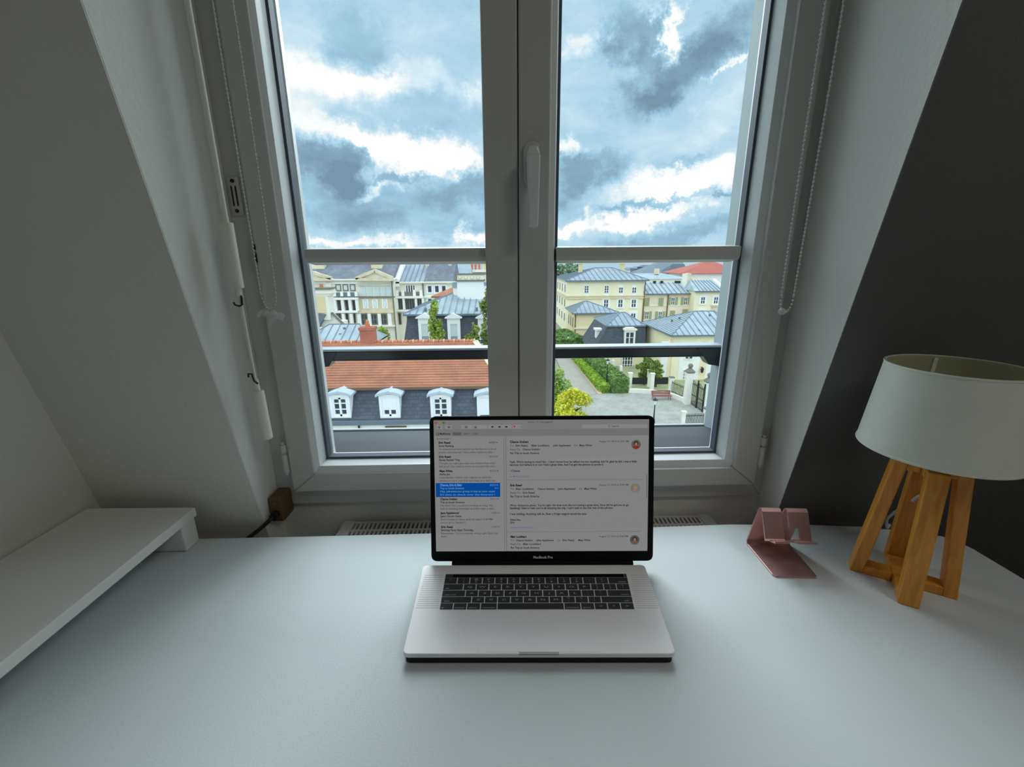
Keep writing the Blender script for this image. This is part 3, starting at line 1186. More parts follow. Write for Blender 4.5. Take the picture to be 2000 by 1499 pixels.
heads = [
    (268, 'Chance Graham', 158, 'August 27, 2014 at 9:41 PM', [('To:', 'g'), ('Erin Reed,', 'd'), ('Blair Lockhart,', 'd'), ('John Appleseed', 'd'), ('Cc:', 'g'), ('Maya White', 'd')], 'Chance Graham'),
    (655, 'Erin Reed', 100, 'August 27, 2014 at 9:08 PM', [('To:', 'g'), ('Blair Lockhart,', 'd'), ('Chance Graham,', 'd'), ('John Appleseed', 'd'), ('Cc:', 'g'), ('Maya White', 'd')], 'Erin Reed'),
    (1118, 'Blair Lockhart', 138, 'August 27, 2014 at 9:04 PM', [('To:', 'g'), ('Chance Graham,', 'd'), ('John Appleseed', 'd'), ('Cc:', 'g'), ('Erin Reed,', 'd'), ('Maya White', 'd')], 'Blair Lockhart'),
]
for (y, nm, w_, dt, tos, rep) in heads:
    T(dark, 712, y, nm, 20, w_, True)
    T(mid, 1470, y - 1, dt, 16, 248)
    x = 714
    for t_, k in tos:
        ww = len(t_) * 10.4
        T(mid if k == 'g' else dark, x, y + 33, t_, 17, ww)
        x += ww + 30 * (1 if k == 'd' else .5)
    T(mid, 712, y + 67, 'Reply-To:', 17, 90)
    T(dark, 820, y + 67, rep, 17, len(rep) * 11)
    T(dark, 714, y + 100, 'Re: Trip to South America', 18, 246)
T(dark, 708, 446, "Yeah. We're having so much fun - I don't know how he talked me into kayaking, but I'm glad he did. I was a little", 19, 1080)
T(dark, 708, 472, "nervous, but believe it or not I had a great time. And I've got the photos to prove it.", 19, 800)
T(dark, 708, 526, '- Chance', 18, 88)
T(lnk, 708, 575, 'See More from Chance...', 16, 172)
T(dark, 710, 835, "Wow. Awesome photo. You're right. He does look like he's having a great time. How did he get you to go", 19, 1012)
T(dark, 710, 860, "kayaking? Glad to hear you're all enjoying the trip. I can't wait to see the rest of the photos.", 19, 880)
T(dark, 710, 913, 'I was kidding. Anything will do. Even a fridge magnet would be nice.', 19, 655)
T(dark, 712, 965, 'Have fun,', 18, 90)
T(dark, 712, 990, 'Erin', 18, 36)
T(lnk, 712, 1036, 'See More from Erin Reed...', 16, 200)
dark.build('mail_text', S_DARK, disp, local=True, kind='stuff')
mid.build('mail_text', S_MID, disp, local=True, kind='stuff', label='paler grey mail lettering')
lbl.build('mail_text', S_LBLUE, disp, local=True, kind='stuff', label='pale blue lettering of the selected mail')
lnk.build('mail_text', S_LINK, disp, local=True, kind='stuff', label='blue link lettering')
for (cx, cy, ry, cbg, chair, cskin, cbody) in ((1782, 296, 42, (92, 86, 82), (40, 32, 30), (140, 106, 84), (130, 44, 36)), (1778, 686, 43, (116, 110, 104), (140, 118, 84), (146, 120, 100), (122, 118, 120)), (1775, 1150, 43, (78, 76, 70), (46, 36, 30), (134, 106, 86), (96, 88, 78))):
    mb = MB()
    disc(mb, cx, cy, 40, ry, 0)
    av = mb.build('sender_portrait', emit_mat('lit_portrait', cbg), disp, local=True)
    for c, shp in ((cbody, (cx, cy + 4, 33, 36, 180, 360)), (chair, (cx, cy - 8, 19, 22, 0, 360)), (cskin, (cx, cy - 3, 13, 17, 0, 360))):
        pass
    mb2 = MB()
    disc(mb2, cx, cy + 3, 34, ry * .86, .0001, 16, 205, 335)
    disc(mb2, cx, cy + 24, 27, 14, .0001, 14, 0, 180)
    # portrait colours: coat, hair, face as flat print on the lit panel
    m2 = MB()
    disc(m2, cx, cy - 9, 19, 21, .0002)
    m3 = MB()
    disc(m3, cx, cy - 4, 12, 16, .0003)
    obs = []
    for q, c in ((mb2, cbody), (m2, chair), (m3, cskin)):
        me_ = q
        obs.append((me_, c))
    # one print with three inks
    allm = MB()
    faces_per = []
    for q, c in obs:
        f0 = len(allm.f)
        allm.add(q.v, q.f)
        faces_per.append((f0, len(allm.f), c))
    po = allm.build('portrait_print', emit_mat('lit_coat', cbody), disp, local=True)
    for idx, (f0, f1, c) in enumerate(faces_per):
        if idx:
            po.data.materials.append(emit_mat('lit_ink', c))
        for fi in range(f0, f1):
            po.data.polygons[fi].material_index = idx
nm_ = MB()
put_text(nm_, 'MacBook Pro', 26 * 1.3, lambda x, y: cp(x, -y, .0012), 990, -1313, width=168, bold=True, align='C')
nm_.build('maker_lettering', mat('silver_print', (250, 252, 252), .5, var=.01), bez, local=True)

# ------------------------------------------------------------------ phone stand
st = empty('phone_stand', (.4755, .6730, DZ), 'rose gold bent metal phone stand right of the laptop', 'phone stand', rz=R(-4.5))
SW = .0375


def stand_strip(mb, prof, xa, xb, th=.003):
    """prof: list of (d, h) along the bent sheet, thickened"""
    n = len(prof)
    offs = []
    for i in range(n):
        a = Vector((*prof[max(i - 1, 0)], 0))
        b = Vector((*prof[min(i + 1, n - 1)], 0))
        d = (b - a).normalized()
        offs.append(Vector((-d.y, d.x, 0)) * th)
    for i in range(n - 1):
        p, q = prof[i], prof[i + 1]
        po, qo = (p[0] + offs[i].x, p[1] + offs[i].y), (q[0] + offs[i + 1].x, q[1] + offs[i + 1].y)
        x0, x1 = xa(i / (n - 1)) if callable(xa) else xa, xb(i / (n - 1)) if callable(xb) else xb
        mb.hexa([(x0, -p[0], p[1]), (x1, -p[0], p[1]), (x1, -q[0], q[1]), (x0, -q[0], q[1])],
                [(x0, -po[0], po[1]), (x1, -po[0], po[1]), (x1, -qo[0], qo[1]), (x0, -qo[0], qo[1])])


mb = MB()
mb.prism([(-SW, -.004, 0), (-SW + .004, -.083, 0), (-SW + .008, -.087, 0), (SW - .004, -.087, 0), (SW - .001, -.083, 0), (SW, -.004, 0)], (0, 0, .003))
mb.build('base', M['rose'], st, local=True, bevel=.0006)
mb = MB()
fold = [(.005, .0030), (.0018, .0042), (.0006, .008), (.0025, .014)]
back = fold + [(.0225, .083), (.0245, .0868)]
stand_strip(mb, back, -SW, -.006)
stand_strip(mb, back, .004, SW)
stand_strip(mb, fold + [(.0165, .062)], -.006, .004)
mb.build('back_panel', M['rose'], st, local=True, smooth=True)
mb = MB()
front = [(.0245, .0868), (.0275, .0885), (.0305, .0862), (.0520, .0475)]
lip = [(.0520, .0475), (.0545, .0448), (.0580, .0458), (.0690, .0510), (.0705, .0520)]
stand_strip(mb, front, -SW, -.006)
stand_strip(mb, front[:3] + [(.043, .0637)], .004, SW)
stand_strip(mb, [(.043, .0637), (.0520, .0475)], .019, SW)
stand_strip(mb, lip[:2], -SW, -.006)
stand_strip(mb, lip[1:], -SW + .008, -.006)
stand_strip(mb, lip, .006, SW)
stand_strip(mb, lip[1:3], -.006, .006)
mb.build('front_panel', M['rose'], st, local=True, smooth=True)

# ------------------------------------------------------------------ table lamp
LC = Vector((.634, .577, DZ))
lamp = empty('table_lamp', LC, 'table lamp with white drum shade on crossed oak legs', 'lamp')
for a in (147, 237, 327, 57):
    d = Vector((math.cos(R(a)), math.sin(R(a)), 0))
    n_ = Vector((-d.y, d.x, 0)) * .0125
    k = .0115     # bar depth seen from the side
    ro, rt, H = .066, .044, .208
    # outer slanted bar, top bar, bottom bar of one wing
    q = lambda r, z: LC + d * r + Vector((0, 0, z))
    wing = MB()
    wing.prism([q(ro, 0) - n_, q(ro - k * 1.5, 0) - n_, q(rt - k * 1.5, H) - n_, q(rt, H) - n_], n_ * 2)
    wing.prism([q(.0125, H) - n_, q(.0125, H - .016) - n_, q(rt - k * 1.35, H - .016) - n_, q(rt - k * 1.45, H) - n_], n_ * 2)
    wing.prism([q(.0125, 0) - n_, q(.0125, .015) - n_, q(ro - k * 1.6, .015) - n_, q(ro - k * 1.5, 0) - n_], n_ * 2)
    wing.build('leg', M['wood'], lamp, bevel=.0018)
for z0_c, z1_c in ((0, .015), (.192, .208)):
    mb = MB()
    e1, e2 = [Vector((math.cos(R(a)), math.sin(R(a)), 0)) * .0125 for a in (147, 57)]
    mb.prism([LC + e1 + e2 + Vector((0, 0, z0_c)), LC - e1 + e2 + Vector((0, 0, z0_c)), LC - e1 - e2 + Vector((0, 0, z0_c)), LC + e1 - e2 + Vector((0, 0, z0_c))], (0, 0, z1_c - z0_c))
    mb.build('centre_block', M['wood'], lamp)
mb = MB()
mb.lathe([(.014, .2085), (.014, .218), (.02, .219), (.02, .244), (.012, .247)], LC, 16)
mb.build('bulb_holder', M['cord'], lamp, smooth=True)
mb = MB()
mb.lathe([(.010, .247), (.016, .256), (.024, .268), (.022, .280), (.012, .288), (.003, .290)], LC, 16)
mb.build('bulb', M['bulb'], lamp, smooth=True)
SR0, SR1, SZ0, SZ1 = .0935, .0800, .2285, .3550
mb = MB()
mb.lathe([(SR0, SZ0), (SR1, SZ1), (SR1 - .0012, SZ1), (SR0 - .0012, SZ0)], LC, 72, closed=True)
shd = mb.build('lamp_shade', M['shade'], lamp, smooth=True)
mb = MB()
mb.lathe([(SR0 - .0014, SZ0 + .001), (SR1 - .0014, SZ1 - .001), (SR1 - .0022, SZ1 - .001), (SR0 - .0022, SZ0 + .001)], LC, 72, closed=True)
mb.build('shade_lining', M['shade_in'], shd, smooth=True)
for z, r in ((SZ0 + .0015, SR0), (SZ1 - .0015, SR1)):
    mb = MB()
    mb.lathe([(r + .0006, z - .0015), (r + .0010, z), (r + .0006, z + .0015), (r - .0018, z + .0015), (r - .0018, z - .0015)], LC, 72, closed=True)
    mb.build('shade_rim', M['shade'], shd, smooth=True)
mb = MB()
for a in (20, 140, 260):
    mb.bar(LC + Vector((.018 * math.cos(R(a)), .018 * math.sin(R(a)), .240)), LC + Vector(((SR0 - .002) * math.cos(R(a)), (SR0 - .002) * math.sin(R(a)), .240)), .003)
mb.build('shade_carrier', M['cord'], shd)
mb = MB()
sa = R(62)
for a_, b_ in ((sa - .03, sa + .03),):
    q_ = lambda a, z, r: LC + Vector((r * math.cos(a), r * math.sin(a), z))
    mb.hexa([q_(a_, SZ0 + .004, SR0 - .0030), q_(b_, SZ0 + .004, SR0 - .0030), q_(b_, SZ0 + .004, SR0 - .0022), q_(a_, SZ0 + .004, SR0 - .0022)],
            [q_(a_, SZ1 - .004, SR1 - .0030), q_(b_, SZ1 - .004, SR1 - .0030), q_(b_, SZ1 - .004, SR1 - .0022), q_(a_, SZ1 - .004, SR1 - .0022)])
mb.build('lining_seam', M['shade'], shd)
cpts = [LC + Vector((.004, .002, .195)), LC + Vector((.012, .012, .15)), P(1790, 973, .60), P(1765, 990, .63), P(1744, 1004, .665), P(1732, 1016, .70), G(1733, 1031, DZ + .004), G(1736, 1028, DZ) * 1, Vector((.742, .732, DZ - .05)), Vector((.742, .732, DZ - .2))]
# smooth the cord
sm = []
for i in range(len(cpts) - 1):
    p0, p1, p2, p3 = cpts[max(i - 1, 0)], cpts[i], cpts[i + 1], cpts[min(i + 2, len(cpts) - 1)]
    for k in range(5):
        t = k / 5
        sm.append(.5 * ((2 * p1) + (p2 - p0) * t + (2 * p0 - 5 * p1 + 4 * p2 - p3) * t * t + (3 * p1 - p0 - 3 * p2 + p3) * t ** 3))
sm.append(cpts[-1])
mb = MB()
mb.tube(sm, .0026, 8)
mb.build('power_cord', M['cord'], lamp, smooth=True, label='white power cord')

# ------------------------------------------------------------------ blind crank, chains, block, radiator
YC = .742
cr = empty('blind_crank', P(450, 500, YC), 'white crank rod with jointed hand grip hanging left of the window', 'crank')
top = P(437, 440, YC)
cx_ = -.4365
mb = MB()
mb.tube([(cx_, YC, 2.12), (cx_, YC, 1.305)], .0042, 10)
mb.build('pole', M['crank'], cr, smooth=True)
mb = MB()
mb.tube([(cx_, YC, 1.312), (cx_, YC, 1.211)], .0098, 14)
mb.tube([(cx_, YC, 1.211), (cx_, YC, 1.196)], .0055, 12)
mb.build('sleeve', M['crank'], cr, smooth=True)
mb = MB()
mb.tube([(cx_ + .003, YC, 1.200), (cx_ + .006, YC - .004, 1.196), (cx_ + .006, YC - .006, 1.184), (cx_ + .001, YC - .006, 1.182), (cx_ - .007, YC - .004, 1.184), (cx_ - .0085, YC - .003, 1.188)], .0016, 6)
mb.build('joint_hook', M['dark_metal'], cr, smooth=True)
mb = MB()
mb.tube([(cx_ + .001, YC, 1.198), (cx_ + .003, YC, 1.05)], .0026, 8)
mb.build('thin_rod', M['crank'], cr, smooth=True)
mb = MB()
mb.tube([(cx_ - .006, YC - .003, 1.060), (cx_ - .005, YC - .004, 1.066), (cx_ + .002, YC - .006, 1.066), (cx_ + .004, YC - .006, 1.054), (cx_ + .009, YC - .004, 1.048)], .0016, 6)
mb.build('joint_hook', M['dark_metal'], cr, smooth=True)
mb = MB()
mb.tube([(cx_ + .003, YC, 1.055), (cx_ + .004, YC, 1.034)], .0048, 10)
mb.tube([(cx_ + .004, YC, 1.034), (cx_ + .006, YC, .944)], .0098, 14)
mb.build('grip', M['crank'], cr, smooth=True, bevel=.0015)


def bead_chain(name, xa, xb, yy, zb, label, wave):
    rt = empty(name, ((xa + xb) / 2, yy, zb), label, 'blind chain', 'bead chains of the window blind')
    zs = np.arange(zb + .03, 2.12, .0062)
    for side, x in ((0, xa), (1, xb)):
        mb = MB()
        for z in zs:
            mb.ball((x + wave * math.sin((z - zb) * 4) * (1 if side else -1), yy + (.004 if side else -.004), z), .0021, 6, 4)
        pts = [(x + wave * math.sin((z - zb) * 4) * (1 if side else -1), yy + (.004 if side else -.004), z) for z in (*zs[::12], zs[-1])]
        mb.tube(pts, .0007, 5)
        mb.build('bead_strand', M['chain'], rt, smooth=True)
    mb = MB()
    n = 12
    for k in range(n + 1):
        a = math.pi * k / n
        mb.ball(((xa + xb) / 2 - (xb - xa) / 2 * -math.cos(math.pi - a), yy - .004 + .008 * k / n, zb + .028 - .026 * math.sin(a)), .0021, 6, 4)
    mb.build('bead_loop', M['chain'], rt, smooth=True)
    return rt


cl = bead_chain('bead_chain', -.4035, -.3830, .752, 1.172, 'white bead chain loop hanging left of the window, beside the crank rod', .002)
mb = MB()
for dx, dz, a in ((0, 0, 0), (-.012, .002, 20), (.012, -.004, -15), (.004, -.010, 40)):
    c = Vector((-.393 + dx, .750, 1.168 + dz))
    u = Vector((math.cos(R(a)), 0, math.sin(R(a)))) * .011
    w_ = Vector((-math.sin(R(a)), 0, math.cos(R(a)))) * .005
    mb.hexa([c - u - w_ - Vector((0, .006, 0)), c + u - w_ - Vector((0, .006, 0)), c + u + w_ * .4, c - u + w_ * .4],
            [c - u * .7 + Vector((0, .001, .004)), c + u * .7 + Vector((0, .001, .004)), c + u * .6 + w_ + Vector((0, .004, 0)), c - u * .6 + w_ + Vector((0, .004, 0))])
mb.build('chain_tensioner', M['clear'], cl, smooth=True, label='clear plastic chain holder')
crg = bead_chain('bead_chain', .4600, .4850, .725, 1.162, 'white bead chain loop hanging free right of the window', .003)
mb = MB()
mb.ball((.4655, .722, 1.166), .006, 10, 6)
mb.build('chain_joiner', M['clear'], crg, smooth=True)

bl = empty('wooden_block', (-.462, .79, .75), 'small raw wooden block fixed left below the window frame', 'block')
mb = MB()
mb.box(-.4765, -.4480, .783, .83, .744, .799)
bb = mb.build('block', M['block'], bl, bevel=.006, segs=3)
mb = MB()
mb.tube([(-.462, .784, .785), (-.462, .7822, .785)], .003, 10)
mb.build('screw', M['pipe'], bl)
rodb = empty('black_rod', (-.462, .76, .763), 'thin black rod sticking out of the wooden block', 'rod')
mb = MB()
mb.tube([(-.462, .783, .764), (-.462, .770, .764)], .0075, 12)
mb.build('collar', M['cable'], rodb, smooth=True)
mb = MB()
mb.tube([(-.462, .770, .764), (-.478, .752, .752), (-.512, .740, .728), (-.56, .735, .690)], .0038, 8)
mb.build('rod', M['cable'], rodb, smooth=True)

rad = empty('radiator', (.05, .78, .1), 'white panel radiator below the window behind the desk', 'radiator')
RZ = .722
mb = MB()
mb.box(-.33, .425, .752, .758, .12, RZ - .004)
mb.box(-.33, .425, .808, .814, .12, RZ - .004)
mb.build('panel', M['radiator'], rad, bevel=.002)
for x0, x1 in ((-.343, -.318), (.412, .438)):
    mb = MB()
    mb.box(x0, x1, .748, .818, .11, RZ + .002)
    mb.build('end_cap', M['radiator'], rad, bevel=.004)
mb = MB()
mb.box(-.318, .412, .752, .758, RZ - .006, RZ)
mb.box(-.318, .412, .808, .814, RZ - .006, RZ)
mb.box(-.318, .412, .780, .786, RZ - .006, RZ)
x = -.314
while x < .41:
    mb.box(x, x + .0042, .757, .809, RZ - .006, RZ - .0005)
    x += .0088
mb.build('top_grille', M['radiator'], rad)
for x in (-.25, .34):
    mb = MB()
    mb.box(x - .02, x + .02, .8142, .8345, .2, .62)
    mb.build('wall_bracket', M['radiator'], rad)
mb = MB()
mb.box(-.30, .40, .765, .80, .118, .16)
mb.box(-.30, .40, .757, .809, .14, .15)
mb.build('lower_rail', M['radiator'], rad)
for x in (-.30, .395):
    mb = MB()
    mb.tube([(x, .783, .12), (x, .783, 0.0)], .009, 10)
    mb.build('pipe', M['radiator'], rad)

# unseen ceiling fitting, added to carry the room fill lamp
cf = empty('fill_fitting', (1.0, -.25, 2.5), 'round white ceiling fitting added for the fill lamp behind the viewer', 'ceiling light')
mb = MB()
mb.lathe([(.06, 0), (.06, -.03), (.27, -.05), (.28, -.10), (.27, -.10), (.26, -.06), (.05, -.045)], (1.0, -.25, 2.5), 32)
mb.build('fill_housing', M['shelf'], cf, smooth=True)

exec_outside = True
# ------------------------------------------------------------------ outside
GZ = CAM.z - 14.0
mb = MB()
mb.box(-160, 200, 6, 330, GZ - .5, GZ - .03)
struct(mb.build('ground', M['ground']))


def X(px, py, Y):
    return P(px, py, Y).x


def Z(px, py, Y):
    return P(px, py, Y).z


def bldg(name, px, py, Y, label, cat='building', group=None):
    p = P(px, py, Y)
    return empty(name, (p.x, Y, GZ), label, cat, group)


def wallbox(root, p0, p1, Y, depth, m, name='wall', py=600, zt=None, zb=None):
    """p0,p1 = pixel (x,y) of the top corners of the front face"""
    a, b = P(*p0, Y), P(*p1, Y)
    z = max(a.z, b.z) if zt is None else zt
    mb = MB()
    mb.box(a.x, b.x, Y, Y + depth, GZ if zb is None else zb, z)
    mb.build(name, m, root)
    return a.x, b.x, z


def fwin(root, cx, cy, w, h, Y, nx=2, nz=2, frame='wframe', pane='pane', fw=.12, surround=None, shutters=None, blind=0., bars=.06):
    """window in a wall facing the viewer: frame part with a pane sub-part"""
    a = P(cx - w / 2, cy, Y)
    b = P(cx + w / 2, cy, Y)
    t_, u_ = P(cx, cy - h / 2, Y), P(cx, cy + h / 2, Y)
    x0, x1, z1, z0 = a.x, b.x, t_.z, u_.z
    mb = MB()
    yf = Y - .10
    fw = min(fw, (x1 - x0) * .2)
    ring(mb, x0, x1, z0, z1, x0 + fw, x1 - fw, z0 + fw, z1 - fw, yf, Y + .02)
    for i in range(1, nx):
        xx = x0 + (x1 - x0) * i / nx
        mb.box(xx - bars, xx + bars, yf, Y + .02, z0 + fw * .5, z1 - fw * .5)
    for i in range(1, nz):
        zz = z0 + (z1 - z0) * i / nz
        mb.box(x0 + fw * .5, x1 - fw * .5, yf + .02, Y + .02, zz - bars * .6, zz + bars * .6)
    if surround:
        s = surround
        ring(mb, x0 - s, x1 + s, z0 - s * .6, z1 + s, x0, x1, z0, z1, yf - .05, Y + .02)
    f = mb.build('window', M[frame], root)
    mb = MB()
    mb.box(x0 + fw * .5, x1 - fw * .5, Y - .05, Y + .01, z0 + fw * .5, z1 - fw * .5)
    mb.build('pane', M[pane], f)
    if blind:
        mb = MB()
        mb.box(x0 + fw * .6, x1 - fw * .6, Y - .085, Y - .055, z1 - (z1 - z0) * blind, z1 - fw * .6)
        mb.build('blind', M['blind'], f)
    if shutters:
        sw = (x1 - x0) * shutters
        for xa in (x0 - sw, x1):
            mb = MB()
            mb.box(xa, xa + sw, Y - .12, Y - .01, z0, z1)
            mb.build('shutter', M['shutter'], f)
    return f


def pbox(root, name, px0, py0, px1, py1, Y, d, m, front=.0, bevel=0.):
    """a box whose front face spans a pixel rectangle on plane Y - front"""
    yf = Y - front
    pm, qm = (px0 + px1) / 2, (py0 + py1) / 2
    x0, x1 = X(px0, qm, yf), X(px1, qm, yf)
    z1, z0 = Z(pm, py0, yf), Z(pm, py1, yf)
    mb = MB()
    mb.box(x0, x1, yf, yf + d, z0, z1)
    return mb.build(name, m, root)


def hip_roof(root, x0, x1, y0, y1, z0, rx0, rx1, ry, zr, m, step=0., seam=.07, left=True, front=True, right=False, name='roof', th=.12, rz1=None):
    """roof over a rectangle with a ridge (rx0..rx1, ry, zr); seams are parts"""
    zr1 = zr if rz1 is None else rz1
    e = [Vector((x0, y0, z0)), Vector((x1, y0, z0)), Vector((x1, y1, z0)), Vector((x0, y1, z0))]
    r0, r1 = Vector((rx0, ry, zr)), Vector((rx1, ry, zr1))
    d = Vector((0, 0, -th))
    mb = MB()
    mb.add(e + [r0, r1] + [p + d for p in e], [(0, 1, 5, 4), (1, 2, 5), (2, 3, 4, 5), (3, 0, 4), (0, 1, 7, 6), (1, 2, 8, 7), (2, 3, 9, 8), (3, 0, 6, 9), (6, 7, 8, 9)])
    rf = mb.build(name, m, root)
    if step:
        lift = Vector((0, 0, seam * .4))
        if front:
            x = x0 + step
            while x < x1 - step * .5:
                if x < rx0:
                    t = (x - x0) / (rx0 - x0)
                elif x > rx1:
                    t = (x1 - x) / (x1 - rx1)
                else:
                    t = 1
                a = Vector((x, y0, z0))
                k = min(max((x - rx0) / max(rx1 - rx0, .01), 0), 1)
                b = Vector((x, y0 + (ry - y0) * t, z0 + (zr + (zr1 - zr) * k - z0) * t))
                s = MB()
                s.bar(a + lift, b + lift, seam, seam)
                s.build('roof_seam', M['seam'], rf)
                x += step
        for on, xe, rx in ((left, x0, rx0), (right, x1, rx1)):
            if not on:
                continue
            y = y0 + step
            while y < y1 - step * .5:
                t = (y - y0) / (ry - y0) if y < ry else (y1 - y) / (y1 - ry)
                a = Vector((xe, y, z0))
                b = Vector((xe + (rx - xe) * t, y, z0 + (zr - z0) * t))
                s = MB()
                s.bar(a + lift, b + lift, seam, seam)
                s.build('roof_seam', M['seam'], rf)
                y += step
        for a, b in ((e[0], r0), (e[1], r1), (r0, r1), (e[3], r0)):
            if (b - a).length < .05:
                continue
            s = MB()
            s.bar(a + lift, b + lift, seam * 1.5, seam * 1.2)
            s.build('hip_capping', M['seam'], rf)
    return rf


def gutter(root, x0, x1, y, z, m='gutter', r=.09):
    mb = MB()
    mb.box(x0, x1, y - r * 1.6, y, z - r, z + r)
    mb.build('gutter', M[m], root)


def pipe(root, px, py, Y, z0, z1, m='pipe', r=.07):
    x = X(px, py, Y)
    mb = MB()
    mb.tube([(x, Y - .12, z0), (x, Y - .12, z1)], r, 6)
    mb.build('downpipe', M[m], root)


def foliage(root, ells, n, size, m, name='foliage'):
    """leaves scattered in ellipsoids, one mesh"""
    vol = np.array([e[3] * e[4] * e[5] for e in ells])
    cnt = np.maximum((n * vol ** .67 / np.sum(vol ** .67)).astype(int), 8)
    pts = []
    for e, c in zip(ells, cnt):
        d = rng.normal(size=(c, 3))
        d /= np.linalg.norm(d, axis=1)[:, None]
        rr = rng.uniform(.35, 1.0, c) ** .5
        pts.append(np.array(e[:3]) + d * rr[:, None] * np.array(e[3:6]))
    pts = np.concatenate(pts)
    k = len(pts)
    u = rng.normal(size=(k, 3))
    u /= np.linalg.norm(u, axis=1)[:, None]
    w = np.cross(u, rng.normal(size=(k, 3)))
    w /= np.linalg.norm(w, axis=1)[:, None]
    s = size * rng.uniform(.6, 1.3, k)[:, None]
    v = np.stack([pts - u * s, pts + w * s * .55, pts + u * s, pts - w * s * .55], axis=1).reshape(-1, 3)
    off = np.array(root_loc(root))
    me = bpy.data.meshes.new(name)
    me.from_pydata((v - off).tolist(), [], [(4 * i, 4 * i + 1, 4 * i + 2, 4 * i + 3) for i in range(k)])
    me.materials.append(m)
    o = bpy.data.objects.new(name, me)
    COL.objects.link(o)
    o.parent = root
    return o


def tree(name, px, py, Y, rx, rz, m, n, size, label, cat='tree', squeeze=1., core=True):
    """crown centre at a pixel on plane Y; radii in metres; trunk to the ground"""
    c = P(px, py, Y)
    rt = empty(name, (c.x, Y, GZ), label, cat)
    ells = []
    for k in range(26):
        h = rng.uniform(-1, 1)
        prof = (1 - max(h, 0) ** 1.4 * .75) * math.sqrt(max(.08, 1 - min(h, 0) ** 2))
        a = rng.uniform(0, 6.28)
        rad = rx * rng.uniform(.15, .85) * prof * squeeze
        f = rng.uniform(.16, .36)
        ells.append((c.x + rad * math.cos(a), Y + rad * math.sin(a), c.z + h * rz * .9, rx * f, rx * f, rz * f * .8))
    ells.append((c.x, Y, c.z + rz * .8, rx * .14, rx * .14, rz * .3))
    ells.append((c.x, Y, c.z - rz * .2, rx * .5, rx * .5, rz * .55))
    foliage(rt, ells, n, size, m)
    mb = MB()
    mb.tube([(c.x, Y, GZ), (c.x + .05, Y, (GZ + c.z) / 2), (c.x, Y, c.z + rz * .5)], [rx * .11 + .04, rx * .08 + .03, .02], 8)
    for k in range(4):
        a = k * 1.7
        mb.tube([(c.x, Y, c.z - rz * .5 + k * rz * .2), (c.x + rx * .5 * math.cos(a), Y + rx * .5 * math.sin(a), c.z - rz * .1 + k * rz * .22)], [.04 + rx * .03, .015], 5)
    mb.build('trunk', M['bark'], rt)
    return rt


# ---- near house with orange tiles and slate dormers (left pane, lower half)
YA = 25.0
hA = bldg('mansard_house', 760, 760, YA, 'long house with orange tiled roof over slate wall of white dormers', 'house')
xa0, xa1 = X(470, 790, YA), X(992, 800, YA)
zb, zt = Z(700, 822, YA), Z(700, 757, YA + 1.2)
mb = MB()
mb.box(xa0, xa1, YA, YA + 11, GZ, zb - .15)
mb.build('wall', M['white_r'], hA)
mb = MB()
mb.hexa([(xa0, YA, zb - .1), (xa1, YA, zb - .1), (xa1, YA + 11, zb - .1), (xa0, YA + 11, zb - .1)],
        [(xa0, YA + 1.2, zt), (xa1 - .4, YA + 1.2, zt), (xa1 - .4, YA + 10, zt), (xa0, YA + 10, zt)])
mb.build('slate_wall', M['slate'], hA)
gutter(hA, xa0, xa1, YA, zb - .12, r=.12)
zr = Z(760, 669, YA + 5.6)
xr1 = X(922, 668, YA + 5.6)
ev0 = Vector((xa0, YA + .95, zt + .02))
mb = MB()
mb.hexa([(xa0, YA + .95, zt), (xa1 - .35, YA + .95, zt), (xa1 - .35, YA + 10.3, zt), (xa0, YA + 10.3, zt)],
        [(xa0, YA + 5.5, zr), (xr1, YA + 5.5, zr), (xr1, YA + 5.7, zr), (xa0, YA + 5.7, zr)])
rA = mb.build('tile_roof', M['tile'], hA)
# tile courses: raised edges following the slope
cm = MB()
for i in range(1, 19):
    t = i / 19
    y, z = YA + .95 + t * 4.55, zt + (zr - zt) * t
    cm.bar((xa0, y, z + .015), (xa1 - .35 + (xr1 - xa1 + .35) * t, y, z + .015), .05, .04)
cm.build('tile_course', M['tile'], rA)
k = 0
x = xa0
while x < xr1 - .1:
    mb = MB()
    mb.tube([(x, YA + 5.6, zr + .02), (x + .33, YA + 5.6, zr + .05)], [.11, .14], 8)
    mb.build('ridge_tile', M['ridge'], rA)
    k += 1
    if k % 2 == 0:
        mb = MB()
        mb.box(x + .31, x + .39, YA + 5.45, YA + 5.75, zr + .0, zr + .17)
        mb.build('ridge_mortar', M['mortar'], rA)
    x += .36
mb = MB()
mb.prism([(xa1 - .40, YA + .9, zt), (xa1 + .02, YA + .9, zt), (xr1 + .42, YA + 5.6, zr), (xr1, YA + 5.6, zr)], (0, 0, .10))
mb.build('verge_coping', M['tan'], hA)
mb = MB()
mb.bar((xa0, YA + .93, zt - .02), (xa1 - .3, YA + .93, zt - .02), .18, .16)
mb.build('eave_board', M['pipe'], hA)
